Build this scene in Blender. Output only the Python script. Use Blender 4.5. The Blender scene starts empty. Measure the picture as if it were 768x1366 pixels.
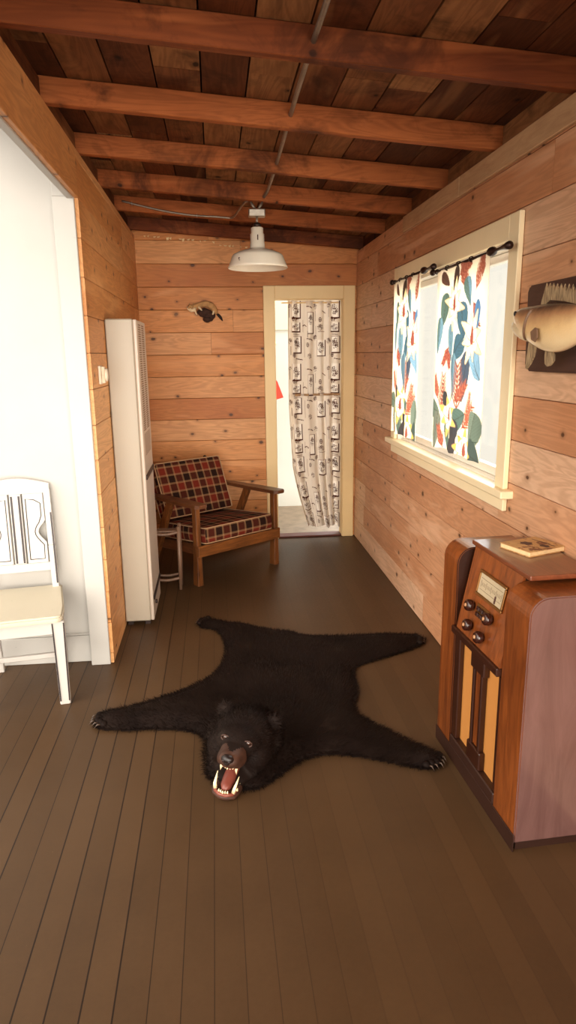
import bpy, bmesh, math, random
import numpy as np
from mathutils import Vector, Matrix, Euler
random.seed(7)
PI = math.pi
C = bpy.context.scene.collection
XR, YB, XL = 1.16, 5.573, -0.573
PITCH = 0.1725
def roof_z(x): return 2.34 + (1.16 - x) * 0.075

# ------------------------------------------------------------------ helpers
def obj(name, bm, mat, parent=None, smooth=False, loc=None, rotz=0):
    me = bpy.data.meshes.new(name)
    bm.to_mesh(me); bm.free()
    mats = mat if isinstance(mat, (list, tuple)) else [mat]
    for m in mats: me.materials.append(m)
    if smooth:
        for p in me.polygons: p.use_smooth = True
    o = bpy.data.objects.new(name, me); C.objects.link(o)
    if parent: o.parent = parent
    if loc: o.location = loc
    if rotz: o.rotation_euler = (0, 0, rotz)
    return o
def tag(o, label, cat, group=None):
    o['label'] = label; o['category'] = cat
    if group: o['group'] = group
    return o
def thing(name, label, cat, loc=(0, 0, 0), rot=(0, 0, 0), group=None):
    o = bpy.data.objects.new(name, None); C.objects.link(o)
    o.empty_display_size = .05
    o.location = loc; o.rotation_euler = rot
    return tag(o, label, cat, group)
def struct(name, bm, mat, smooth=False):
    o = obj(name, bm, mat, None, smooth); o['kind'] = 'structure'; return o

def box(bm, lo, hi, bev=0, M=None, seg=1, mi=0):
    lo = Vector(lo); hi = Vector(hi)
    r = bmesh.ops.create_cube(bm, size=1)
    vs = r['verts']
    c = (lo + hi) / 2; s = hi - lo
    for v in vs: v.co = Vector((v.co.x * s.x, v.co.y * s.y, v.co.z * s.z)) + c
    fs = set(f for v in vs for f in v.link_faces)
    if bev:
        es = list(set(e for v in vs for e in v.link_edges))
        rr = bmesh.ops.bevel(bm, geom=es, offset=min(bev, min(s) * .45), segments=seg, affect='EDGES', profile=.5)
        vs = list(set(v for v in vs if v.is_valid) | set(rr['verts']))
        fs = set(f for v in vs for f in v.link_faces)
    for f in fs: f.material_index = mi
    if M:
        for v in vs: v.co = M @ v.co
    return vs
def beam(bm, a, b, w, t, up=(0, 0, 1), w2=None, t2=None, bev=.003, mi=0):
    """rectangular bar from a to b: w along side, t along up"""
    a = Vector(a); b = Vector(b); d = (b - a).normalized()
    s = d.cross(Vector(up)).normalized(); u = s.cross(d)
    w2 = w if w2 is None else w2; t2 = t if t2 is None else t2
    vs = []
    for p, ww, tt in ((a, w, t), (b, w2, t2)):
        for i, j in ((-1, -1), (1, -1), (1, 1), (-1, 1)):
            vs.append(bm.verts.new(p + s * i * ww / 2 + u * j * tt / 2))
    fs = [bm.faces.new([vs[k] for k in q]) for q in ((3, 2, 1, 0), (4, 5, 6, 7), (0, 1, 5, 4), (1, 2, 6, 5), (2, 3, 7, 6), (3, 0, 4, 7))]
    for f in fs: f.material_index = mi
    if bev:
        es = list(set(e for f in fs for e in f.edges))
        rr = bmesh.ops.bevel(bm, geom=es, offset=bev, segments=1, affect='EDGES')
        for f in rr['faces']: f.material_index = mi
def tube(bm, pts, r, n=10, mi=0, cap=True):
    pts = [Vector(p) for p in pts]
    rs = r if isinstance(r, (list, tuple)) else [r] * len(pts)
    rings = []; prev = None
    for i, p in enumerate(pts):
        d = (pts[min(i + 1, len(pts) - 1)] - pts[max(i - 1, 0)]).normalized()
        if prev is None:
            s = d.cross(Vector((0, 0, 1)))
            if s.length < .1: s = d.cross(Vector((1, 0, 0)))
        else: s = prev - d * prev.dot(d)
        s.normalize(); prev = s; u = d.cross(s)
        rings.append([bm.verts.new(p + (s * math.cos(2 * PI * k / n) + u * math.sin(2 * PI * k / n)) * rs[i]) for k in range(n)])
    for A, B in zip(rings, rings[1:]):
        for k in range(n):
            f = bm.faces.new((A[k], A[(k + 1) % n], B[(k + 1) % n], B[k])); f.material_index = mi; f.smooth = True
    if cap:
        for q in (rings[0][::-1], rings[-1]):
            f = bm.faces.new(q); f.material_index = mi
def lathe(bm, prof, n=32, M=None, mi=0):
    rings = []
    for r, z in prof:
        rr = [Vector((max(r, 1e-4) * math.cos(2 * PI * k / n), max(r, 1e-4) * math.sin(2 * PI * k / n), z)) for k in range(n)]
        if M: rr = [M @ p for p in rr]
        rings.append([bm.verts.new(p) for p in rr])
    for A, B in zip(rings, rings[1:]):
        for k in range(n):
            f = bm.faces.new((A[k], A[(k + 1) % n], B[(k + 1) % n], B[k])); f.material_index = mi; f.smooth = True
def prism(bm, poly, d0, d1, fn, mi=0, bev=0):
    """poly 2D (u,v), extruded from d0 to d1; fn(u,v,d)->point"""
    A = [bm.verts.new(fn(u, v, d0)) for u, v in poly]
    B = [bm.verts.new(fn(u, v, d1)) for u, v in poly]
    n = len(poly); fs = [bm.faces.new(A[::-1]), bm.faces.new(B)]
    for k in range(n): fs.append(bm.faces.new((A[k], A[(k + 1) % n], B[(k + 1) % n], B[k])))
    bmesh.ops.recalc_face_normals(bm, faces=fs)
    for f in fs: f.material_index = mi
    if bev:
        es = list(set(e for f in fs[:2] for e in f.edges))
        rr = bmesh.ops.bevel(bm, geom=es, offset=bev, segments=2, affect='EDGES')
        for f in rr['faces']: f.material_index = mi
def ellipsoid(bm, c, r, M=None, seg=20, rings=14, mi=0):
    T = Matrix.Translation(c)
    if M: T = T @ M
    T = T @ Matrix.Diagonal((r[0], r[1], r[2], 1))
    rr = bmesh.ops.create_uvsphere(bm, u_segments=seg, v_segments=rings, radius=1, matrix=T)
    for v in rr['verts']:
        for f in v.link_faces: f.material_index = mi; f.smooth = True
NB = lambda: bmesh.new()
def smoothstep(a, b, x):
    t = min(1, max(0, (x - a) / (b - a))); return t * t * (3 - 2 * t)

# ------------------------------------------------------------------ materials
class NT:
    def __init__(s, name):
        s.m = bpy.data.materials.new(name); s.m.use_nodes = True
        s.t = s.m.node_tree; s.n = s.t.nodes; s.l = s.t.links
        s.b = s.n['Principled BSDF']; s.out = s.n['Material Output']
    def add(s, ty, **k):
        x = s.n.new(ty)
        for a, v in k.items():
            if a == 'inp':
                for i, w in v.items():
                    if hasattr(w, 'is_output') or isinstance(w, bpy.types.NodeSocket): s.l.new(w, x.inputs[i])
                    else: x.inputs[i].default_value = w
            else: setattr(x, a, v)
        return x
    def ramp(s, fac, stops):
        r = s.add('ShaderNodeValToRGB'); e = r.color_ramp.elements
        while len(e) < len(stops): e.new(.5)
        for q, (p, c) in zip(e, stops): q.position = p; q.color = (*c, 1) if len(c) == 3 else c
        s.l.new(fac, r.inputs[0]); return r.outputs[0]
    def math(s, op, a, b=0.0, c=0.0):
        x = s.add('ShaderNodeMath', operation=op)
        for i, w in enumerate((a, b, c)):
            if isinstance(w, bpy.types.NodeSocket): s.l.new(w, x.inputs[i])
            else: x.inputs[i].default_value = w
        return x.outputs[0]
    def mix(s, f, a, b, blend='MIX'):
        x = s.add('ShaderNodeMix', data_type='RGBA', blend_type=blend)
        for i, w in ((0, f), (6, a), (7, b)):
            if isinstance(w, bpy.types.NodeSocket): s.l.new(w, x.inputs[i])
            else: x.inputs[i].default_value = (*w, 1) if isinstance(w, tuple) and len(w) == 3 else w
        return x.outputs[2]
    def noise(s, vec, scale, detail=4, rough=.55, dist=0.0):
        x = s.add('ShaderNodeTexNoise'); x.inputs['Scale'].default_value = scale
        x.inputs['Detail'].default_value = detail; x.inputs['Roughness'].default_value = rough
        x.inputs['Distortion'].default_value = dist
        s.l.new(vec, x.inputs['Vector']); return x.outputs['Fac']
    def coord(s, scale=(1, 1, 1), loc=(0, 0, 0), rot=(0, 0, 0), which='Object'):
        tc = s.add('ShaderNodeTexCoord'); mp = s.add('ShaderNodeMapping')
        s.l.new(tc.outputs[which], mp.inputs[0])
        mp.inputs['Scale'].default_value = scale; mp.inputs['Location'].default_value = loc
        mp.inputs['Rotation'].default_value = rot
        return mp.outputs[0]
    def bump(s, h, strength=.3, dist=.01):
        x = s.add('ShaderNodeBump'); x.inputs['Strength'].default_value = strength
        x.inputs['Distance'].default_value = dist; s.l.new(h, x.inputs['Height'])
        s.l.new(x.outputs[0], s.b.inputs['Normal'])
    def base(s, c):
        if isinstance(c, tuple): s.b.inputs['Base Color'].default_value = (*c, 1)
        else: s.l.new(c, s.b.inputs['Base Color'])
    def set(s, **k):
        for a, v in k.items(): s.b.inputs[a.replace('_', ' ')].default_value = v

def srgb(r, g, b):
    f = lambda c: (c / 255) / 12.92 if c <= 10 else (((c / 255) + .055) / 1.055) ** 2.4
    return (f(r), f(g), f(b))
def mul(c, k): return tuple(x * k for x in c)

def plain(name, col, rough=.6, metal=0, spec=.5, var=.12, scale=6, bump=0):
    t = NT(name); v = t.coord()
    n = t.noise(v, scale, 5)
    t.base(t.ramp(n, [(.25, mul(col, 1 - var)), (.75, mul(col, 1 + var))]))
    t.set(Roughness=rough, Metallic=metal, Specular_IOR_Level=spec)
    if bump: t.bump(t.noise(v, scale * 12, 4), bump, .002)
    return t.m

def pine(name, axis, c0, c1, c2, knot=.55, spec=.3, rough=.5, knotcol=(.07, .025, .008), stain=0, kaxis=None):
    """boards along axis ('x','y'); colour per board via 'rnd' attribute"""
    t = NT(name)
    at = t.add('ShaderNodeAttribute', attribute_name='rnd'); rnd = at.outputs['Fac']
    sc = {'x': (1, 9, 9), 'y': (9, 1, 9), 'z': (9, 9, 1)}[axis]
    base = t.coord()
    off = t.add('ShaderNodeCombineXYZ'); t.l.new(t.math('MULTIPLY', rnd, 37.0), off.inputs[0]); t.l.new(t.math('MULTIPLY', rnd, 91.0), off.inputs[1]); t.l.new(t.math('MULTIPLY', rnd, 53.0), off.inputs[2])
    va = t.add('ShaderNodeVectorMath', operation='ADD'); t.l.new(base, va.inputs[0]); t.l.new(off.outputs[0], va.inputs[1])
    mp = t.add('ShaderNodeMapping'); t.l.new(va.outputs[0], mp.inputs[0]); mp.inputs['Scale'].default_value = sc
    warp = t.noise(va.outputs[0], 2.2, 2)
    # growth rings: wave on stretched coordinate distorted by noise
    n1 = t.noise(mp.outputs[0], 1.1, 3, .5, 1.2)
    rings = t.math('SINE', t.math('MULTIPLY', n1, 60.0))
    rings = t.math('MULTIPLY_ADD', rings, .5, .5)
    fine = t.noise(mp.outputs[0], 9, 5, .7)
    col = t.ramp(t.math('ADD', t.math('MULTIPLY', warp, .45), t.math('MULTIPLY', rnd, .62)), [(.15, c0), (.5, c1), (.85, c2)])
    col = t.mix(t.math('MULTIPLY', rings, .27), col, mul(c0, .55))
    col = t.mix(t.math('MULTIPLY', t.math('SUBTRACT', fine, .35), .5), col, mul(c0, .5))
    # knots
    sx = t.add('ShaderNodeSeparateXYZ'); t.l.new(va.outputs[0], sx.inputs[0])
    ia, ib = {'x': (0, 2), 'y': (1, 2), 'z': (1, 0)}[kaxis or axis]
    cb = t.add('ShaderNodeCombineXYZ'); t.l.new(sx.outputs[ia], cb.inputs[0]); t.l.new(t.math('MULTIPLY', sx.outputs[ib], 1.35), cb.inputs[1])
    vo = t.add('ShaderNodeTexVoronoi', voronoi_dimensions='2D'); vo.inputs['Scale'].default_value = 4.6; vo.inputs['Randomness'].default_value = 1
    kn = t.add('ShaderNodeVectorMath', operation='ADD')
    wob = t.add('ShaderNodeTexNoise'); wob.inputs['Scale'].default_value = 16; t.l.new(cb.outputs[0], wob.inputs['Vector'])
    sc2 = t.add('ShaderNodeVectorMath', operation='SCALE'); t.l.new(wob.outputs['Color'], sc2.inputs[0]); sc2.inputs['Scale'].default_value = .022
    t.l.new(cb.outputs[0], kn.inputs[0]); t.l.new(sc2.outputs[0], kn.inputs[1])
    t.l.new(kn.outputs[0], vo.inputs['Vector'])
    sep = t.add('ShaderNodeSeparateColor'); t.l.new(vo.outputs['Color'], sep.inputs[0])
    gate = t.math('GREATER_THAN', sep.outputs[0], 1 - knot * .72)
    rad = t.math('MULTIPLY_ADD', sep.outputs[1], .055, .03)
    core = t.math('MULTIPLY', t.math('LESS_THAN', vo.outputs['Distance'], rad), gate)
    sm = t.add('ShaderNodeMapRange'); t.l.new(t.math('SUBTRACT', vo.outputs['Distance'], rad), sm.inputs[0])
    sm.inputs[1].default_value = .0; sm.inputs[2].default_value = .09; sm.inputs[3].default_value = .5; sm.inputs[4].default_value = 0
    halo = t.math('MULTIPLY', sm.outputs[0], gate)
    col = t.mix(halo, col, mul(c0, .5))
    sm2 = t.add('ShaderNodeMapRange'); t.l.new(t.math('SUBTRACT', vo.outputs['Distance'], rad), sm2.inputs[0])
    sm2.inputs[1].default_value = -.02; sm2.inputs[2].default_value = .01; sm2.inputs[3].default_value = .9; sm2.inputs[4].default_value = 0
    col = t.mix(t.math('MULTIPLY', sm2.outputs[0], gate), col, knotcol)
    # paler sapwood streaks and darker heartwood patches
    sw = t.noise(mp.outputs[0], .8, 3, .6, .6)
    col = t.mix(t.math('MULTIPLY', t.ramp(sw, [(.56, (0, 0, 0)), (.66, (1, 1, 1))]), .4), col, mul(c2, 1.12))
    if stain:
        st = t.noise(va.outputs[0], 3.2, 5, .65, .8)
        col = t.mix(t.math('MULTIPLY', t.ramp(st, [(.5, (0, 0, 0)), (.66, (1, 1, 1))]), stain), col, mul(c0, .28))
    t.base(col)
    t.set(Roughness=rough, Specular_IOR_Level=spec)
    t.bump(fine, .12, .002)
    return t.m

def woodgrain(name, axis, c0, c1, rough=.35, spec=.5, coat=0, sc=6, stretch=9, bump=.06):
    t = NT(name)
    s = {'x': (1, stretch, stretch), 'y': (stretch, 1, stretch), 'z': (stretch, stretch, 1)}[axis]
    v = t.coord(s)
    n = t.noise(v, sc, 6, .65, .8); n2 = t.noise(t.coord(), 2.5, 3)
    f = t.math('ADD', t.math('MULTIPLY', n, .7), t.math('MULTIPLY', n2, .35))
    t.base(t.ramp(f, [(.35, c0), (.7, c1)]))
    t.set(Roughness=rough, Specular_IOR_Level=spec)
    if coat: t.set(Coat_Weight=coat, Coat_Roughness=.15)
    t.bump(n, bump, .002)
    return t.m

M = {}
pc = (mul(srgb(172, 98, 48), 1.12), mul(srgb(200, 126, 68), 1.12), mul(srgb(216, 150, 94), 1.12))
M['pine_x'] = pine('pine_boards_back', 'x', srgb(180, 104, 48), srgb(216, 144, 80), srgb(222, 162, 108), .8)
M['pine_y'] = pine('pine_boards_right', 'y', srgb(196, 134, 92), srgb(218, 164, 124), srgb(230, 190, 156), .8)  # paler, pinker than the back boards: light on this wall put into the colour
M['pine_yl'] = pine('pine_boards_left', 'y', srgb(192, 122, 64), srgb(216, 150, 90), srgb(226, 170, 114), .6)
M['rafter'] = pine('old_rafter_wood', 'x', srgb(104, 50, 24), srgb(158, 84, 40), srgb(184, 108, 60), .5, spec=.2, rough=.7, knotcol=(.02, .008, .004), stain=.75)
M['deck'] = pine('roof_deck_wood', 'y', srgb(60, 32, 17), srgb(112, 62, 34), srgb(168, 118, 76), .3, spec=.15, rough=.8, knotcol=(.02, .008, .004), stain=.5, kaxis='z')
M['batten'] = woodgrain('pale_batten_wood', 'y', srgb(178, 140, 104), srgb(206, 170, 130), .6, .3)
M['dark_gap'] = plain('dark_gap', (.012, .006, .003), .9)

def cream_paint(name, col, rough=.45, chips=True):
    t = NT(name); v = t.coord()
    n = t.noise(v, 3, 4)
    c = t.ramp(n, [(.3, mul(col, .93)), (.7, col)])
    if chips:
        d = t.noise(v, 38, 6, .7)
        c = t.mix(t.ramp(d, [(.68, (0, 0, 0)), (.73, (1, 1, 1))]), c, mul(col, .55))
    t.base(c); t.set(Roughness=rough, Specular_IOR_Level=.4)
    t.bump(t.noise(v, 30, 4), .08, .002); return t.m
M['casing'] = cream_paint('cream_casing_paint', srgb(240, 208, 152))
M['window_casing'] = cream_paint('glow_lit_casing_paint', srgb(252, 232, 190))  # casing paint made paler to carry the window glow in its colour
M['sash_paint'] = cream_paint('white_sash_paint', (.88, .83, .74))  # white trim made lighter to brighten sashes that stand in shade
M['rear_trim'] = cream_paint('pale_rear_cupboard_paint', srgb(214, 204, 174))
M['white_wall'] = cream_paint('warm_white_wall_paint', (.45, .425, .39), chips=False)
M['white_trim'] = cream_paint('white_trim_paint', (.47, .445, .41))
M['rear_wall'] = cream_paint('rear_room_paint', srgb(196, 194, 184), chips=False)

# floor: brown painted narrow boards
t = NT('brown_painted_floor_boards')
v = t.coord()
sp = t.add('ShaderNodeSeparateXYZ'); t.l.new(v, sp.inputs[0])
w = .0815
ux = t.math('DIVIDE', t.math('ADD', sp.outputs[0], 10.0), w)
fr = t.math('FRACT', ux); bid = t.math('FLOOR', ux)
edge = t.math('MINIMUM', fr, t.math('SUBTRACT', 1.0, fr))
wn = t.add('ShaderNodeTexWhiteNoise', noise_dimensions='1D'); t.l.new(bid, wn.inputs['W'])
seamw = t.math('MULTIPLY_ADD', t.math('GREATER_THAN', wn.outputs['Value'], .62), .024, .015)
seam = t.math('LESS_THAN', edge, seamw)
n = t.noise(v, 1.3, 5, .6); n2 = t.noise(v, 60, 5, .7); n3 = t.noise(t.coord((14, .8, 1)), 3, 4)
f = t.math('ADD', t.math('ADD', t.math('MULTIPLY', n, .5), t.math('MULTIPLY', n2, .15)), t.math('MULTIPLY', wn.outputs['Value'], .12))
col = t.ramp(f, [(.25, srgb(72, 52, 33)), (.5, srgb(90, 66, 43)), (.7, srgb(108, 81, 55))])
col = t.mix(t.math('MULTIPLY', n3, .25), col, srgb(84, 60, 40))
speck = t.ramp(t.noise(v, 34, 3, .8), [(.735, (0, 0, 0)), (.76, (1, 1, 1))])
col = t.mix(t.math('MULTIPLY', speck, .55), col, srgb(160, 130, 96))
# seams fade out towards the heavily painted side of the room
fade = t.add('ShaderNodeMapRange'); t.l.new(sp.outputs[0], fade.inputs[0]); fade.inputs[1].default_value = -.25; fade.inputs[2].default_value = .35; fade.inputs[3].default_value = 1.0; fade.inputs[4].default_value = .16
col = t.mix(t.math('MULTIPLY', seam, fade.outputs[0]), col, srgb(38, 24, 15))
t.base(col); t.set(Roughness=.42, Specular_IOR_Level=.22)
t.l.new(t.math('MULTIPLY_ADD', n2, .25, .32), t.b.inputs['Roughness'])
t.bump(t.math('SUBTRACT', t.math('MULTIPLY', n2, .25), t.math('MULTIPLY', seam, fade.outputs[0])), .3, .003)
M['floor'] = t.m
M['rear_floor'] = plain('worn_rear_floor', srgb(140, 122, 102), .6, scale=9, var=.3)

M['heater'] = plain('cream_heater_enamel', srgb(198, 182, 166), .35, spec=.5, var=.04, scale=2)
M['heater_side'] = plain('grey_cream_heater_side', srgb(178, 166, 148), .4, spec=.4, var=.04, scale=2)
M['slot'] = plain('dark_slot', srgb(140, 108, 84), .8)
M['dark_trim'] = plain('dark_metal_trim', srgb(58, 44, 40), .4, metal=.5)
M['white_plastic'] = plain('ivory_plastic', srgb(226, 208, 184), .4)
M['steel'] = plain('galvanised_steel', srgb(168, 158, 146), .38, metal=.85, scale=20, var=.25)
M['conduit'] = plain('dull_conduit', srgb(140, 126, 112), .45, metal=.7, scale=14, var=.3)
M['enamel'] = plain('white_porcelain_enamel', srgb(238, 228, 210), .22, spec=.6, var=.03)
M['chip'] = plain('rust_chip', srgb(70, 30, 18), .8)
M['bulb'] = plain('lamp_socket', srgb(235, 226, 205), .3)
M['iron'] = plain('dark_bronze_iron', srgb(56, 38, 32), .4, metal=.7)
M['chair_paint'] = cream_paint('aged_white_chair_paint', (.54, .50, .46), .4)
M['seat_paint'] = cream_paint('yellowed_white_seat_paint', (.60, .53, .40), .4)
M['black_line'] = plain('black_pinstripe', srgb(40, 26, 26), .5)
M['arm_wood'] = woodgrain('oak_stained_frame', 'z', srgb(54, 28, 12), srgb(136, 80, 38), .4, .4, sc=5)
M['arm_wood_x'] = woodgrain('oak_stained_rail', 'x', srgb(64, 34, 14), srgb(142, 84, 38), .4, .4, sc=5)
M['arm_wood_y'] = woodgrain('dark_oak_armrest', 'y', srgb(58, 30, 16), srgb(112, 66, 38), .38, .5, sc=5)
M['stool'] = woodgrain('grey_brown_stool_wood', 'z', srgb(96, 70, 54), srgb(136, 104, 82), .45)
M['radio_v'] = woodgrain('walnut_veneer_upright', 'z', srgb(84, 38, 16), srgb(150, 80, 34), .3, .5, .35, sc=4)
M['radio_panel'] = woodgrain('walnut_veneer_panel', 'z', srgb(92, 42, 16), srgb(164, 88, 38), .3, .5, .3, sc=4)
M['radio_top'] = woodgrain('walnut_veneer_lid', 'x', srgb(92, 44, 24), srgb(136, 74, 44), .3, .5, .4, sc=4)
M['radio_side'] = woodgrain('sheen_tinted_walnut_side', 'z', srgb(92, 64, 60), srgb(120, 88, 84), .26, .8, .7, sc=2, stretch=6)  # greyed walnut: bluish light reflected on the side is put into its colour
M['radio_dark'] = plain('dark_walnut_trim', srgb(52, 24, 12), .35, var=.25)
M['radio_base'] = plain('dark_plinth', srgb(48, 24, 14), .5, var=.2)
M['knob'] = plain('dark_brown_bakelite', srgb(52, 22, 14), .16, spec=.7, var=.05)
M['knob_cap'] = plain('light_knob_cap', srgb(190, 140, 100), .25)
M['brass'] = plain('aged_brass', srgb(150, 104, 56), .35, metal=.7)
t = NT('radio_grille_cloth'); v = t.coord((420, 420, 260))
ck = t.add('ShaderNodeTexChecker'); t.l.new(v, ck.inputs[0]); ck.inputs['Scale'].default_value = 1
n = t.noise(t.coord(), 60, 4)
t.base(t.mix(n, t.mix(ck.outputs['Fac'], srgb(214, 150, 74), srgb(176, 108, 44)), srgb(196, 128, 58))); t.set(Roughness=.85)
t.bump(ck.outputs['Fac'], .3, .002); M['cloth'] = t.m

# plaid upholstery (procedural, from UV in metres)
t = NT('red_brown_plaid_upholstery')
uv = t.add('ShaderNodeUVMap'); sp = t.add('ShaderNodeSeparateXYZ'); t.l.new(uv.outputs[0], sp.inputs[0])
def plaid_axis(s):
    f = t.math('FRACT', t.math('DIVIDE', s, .132))
    dark = t.math('MULTIPLY', t.math('GREATER_THAN', f, .5), 1.0)
    thin = t.math('MAXIMUM', t.math('LESS_THAN', t.math('ABSOLUTE', t.math('SUBTRACT', f, .5)), .055),
                  t.math('LESS_THAN', t.math('ABSOLUTE', t.math('SUBTRACT', t.math('FRACT', t.math('ADD', f, .5)), .5)), .055))
    return dark, thin
du, tu = plaid_axis(sp.outputs[0]); dv, tv = plaid_axis(sp.outputs[1])
dk = t.math('MULTIPLY', t.math('ADD', du, dv), .5)
col = t.ramp(dk, [(0, srgb(112, 38, 26)), (.5, srgb(72, 30, 20)), (1, srgb(34, 20, 16))])
ln = t.math('MULTIPLY', t.math('ADD', tu, tv), .55)
col = t.mix(t.math('MULTIPLY', ln, .62), col, srgb(176, 136, 96))
wv = t.noise(t.coord(), 300, 2)
col = t.mix(t.math('MULTIPLY', wv, .3), col, srgb(60, 30, 20))
t.base(col); t.set(Roughness=.95, Specular_IOR_Level=.1); t.bump(wv, .4, .002)
M['plaid'] = t.m
M['piping'] = plain('tan_piping', srgb(170, 132, 96), .9)

# bear
t = NT('black_bear_fur'); v = t.coord()
t.base(t.ramp(t.noise(v, 9, 4), [(.3, (.007, .003, .002)), (.62, (.012, .006, .004)), (.8, (.03, .02, .015))]))
t.set(Roughness=.7, Specular_IOR_Level=.12)
M['fur'] = t.m
M['muzzle'] = plain('brown_muzzle_hide', srgb(62, 34, 20), .6, var=.45, scale=22)
M['nose'] = plain('black_nose_leather', srgb(30, 20, 18), .3, spec=.5, scale=60, bump=.3)
M['gum'] = plain('pink_gum', srgb(128, 66, 52), .35, spec=.5, var=.2, scale=30)
M['tongue'] = plain('red_tongue', srgb(118, 58, 46), .4, spec=.5, var=.15, scale=40)
M['mouth'] = plain('dark_mouth_lining', srgb(30, 10, 8), .5)
M['tooth'] = plain('ivory_tooth', srgb(246, 222, 176), .25, spec=.6, var=.06, scale=40)
M['eye'] = plain('amber_glass_eye', srgb(58, 30, 16), .06, spec=.9)
M['eyelid'] = plain('brown_eyelid', srgb(64, 40, 30), .6)
M['claw'] = plain('horn_claw', srgb(74, 56, 44), .3, var=.2, scale=40)

# fish
t = NT('fish_skin'); tc = t.add('ShaderNodeTexCoord'); sp = t.add('ShaderNodeSeparateXYZ'); t.l.new(tc.outputs['Object'], sp.inputs[0])
n = t.noise(tc.outputs['Object'], 26, 3)
z = t.math('ADD', sp.outputs[2], t.math('MULTIPLY', t.math('SUBTRACT', n, .5), .03))
z = t.math('ADD', z, t.math('MULTIPLY', t.math('ABSOLUTE', sp.outputs[1]), -.06))
mr = t.add('ShaderNodeMapRange'); t.l.new(z, mr.inputs[0]); mr.inputs[1].default_value = -.09; mr.inputs[2].default_value = .09
t.base(t.ramp(mr.outputs[0], [(.05, srgb(250, 228, 184)), (.45, srgb(240, 204, 146)), (.68, srgb(190, 142, 100)), (.84, srgb(84, 62, 50)), (1, srgb(56, 46, 44))]))
t.set(Roughness=.3, Specular_IOR_Level=.5, Coat_Weight=.4)
vo = t.add('ShaderNodeTexVoronoi'); vo.inputs['Scale'].default_value = 160; t.l.new(tc.outputs['Object'], vo.inputs['Vector'])
t.bump(vo.outputs['Distance'], .2, .002); M['fish'] = t.m
M['fish_head'] = plain('pale_fish_jaw', srgb(228, 208, 170), .3, var=.15, scale=18)
t = NT('ribbed_fin'); v = t.coord((1, 1, 1)); n = t.noise(t.coord((1, 90, 10)), 3, 2)
t.base(t.ramp(n, [(.35, srgb(110, 90, 66)), (.65, srgb(190, 166, 128))])); t.set(Roughness=.45); t.bump(n, .4, .002); M['fin'] = t.m
M['fin_dark'] = plain('dark_fin', srgb(128, 98, 76), .45, var=.2, scale=40)
M['plaque'] = woodgrain('dark_plaque_wood', 'y', srgb(48, 32, 30), srgb(74, 50, 44), .35, .5)
M['mink'] = plain('tan_weasel_fur', srgb(176, 132, 84), .9, var=.35, scale=40, bump=.4)
M['mink_cream'] = plain('cream_weasel_fur', srgb(226, 200, 160), .9, var=.15, scale=40)
M['mink_dark'] = plain('dark_tail_fur', srgb(34, 20, 14), .9, var=.3, scale=50)
M['branch'] = plain('dark_bark_mount', srgb(58, 32, 20), .9, var=.4, scale=40, bump=.6)
M['red'] = plain('red_cloth', srgb(226, 58, 36), .7)
M['book_cover'] = None
M['paper'] = plain('cream_page_edges', srgb(236, 204, 152), .7, scale=80)
t = NT('faded_book_cover'); v = t.coord()
n = t.noise(v, 26, 4, .6); n2 = t.noise(v, 8, 3)
c = t.ramp(n2, [(.35, srgb(188, 142, 88)), (.65, srgb(214, 170, 112))])
c = t.mix(t.ramp(n, [(.56, (0, 0, 0)), (.6, (1, 1, 1))]), c, srgb(132, 84, 52))
t.base(c); t.set(Roughness=.6); M['book_cover'] = t.m
M['print_dark'] = plain('dark_cover_print', srgb(84, 52, 42), .6)
M['print_red'] = plain('red_cover_print', srgb(158, 84, 52), .6)
M['dial_face'] = plain('ivory_dial_face', srgb(196, 178, 146), .4, var=.1)
# glass: thin pane
def glass_mat(name, tint=(1, 1, 1)):
    t = NT(name); t.n.remove(t.b)
    tr = t.add('ShaderNodeBsdfTransparent'); tr.inputs[0].default_value = (*tint, 1)
    gl = t.add('ShaderNodeBsdfGlossy'); gl.inputs['Roughness'].default_value = .03
    fr = t.add('ShaderNodeLayerWeight'); fr.inputs[0].default_value = .25
    mx = t.add('ShaderNodeMixShader'); t.l.new(t.math('MULTIPLY', fr.outputs['Facing'], .10), mx.inputs[0]); t.l.new(tr.outputs[0], mx.inputs[1]); t.l.new(gl.outputs[0], mx.inputs[2])
    t.l.new(mx.outputs[0], t.out.inputs[0]); return t.m
M['glass'] = glass_mat('window_glass', (.97, .98, .97))
# printed curtain cloth: colour attribute 'print', lets light through
def curtain_mat(name, trans):
    t = NT(name)
    at = t.add('ShaderNodeAttribute', attribute_name='print')
    t.l.new(at.outputs['Color'], t.b.inputs['Base Color']); t.set(Roughness=.9, Specular_IOR_Level=.05)
    tl = t.add('ShaderNodeBsdfTranslucent'); t.l.new(at.outputs['Color'], tl.inputs[0])
    mx = t.add('ShaderNodeMixShader'); mx.inputs[0].default_value = trans
    t.l.new(t.b.outputs[0], mx.inputs[1]); t.l.new(tl.outputs[0], mx.inputs[2]); t.l.new(mx.outputs[0], t.out.inputs[0])
    return t.m
M['curtain'] = curtain_mat('tropical_print_curtain', .75)
M['toile'] = curtain_mat('brown_print_curtain', .5)

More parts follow.
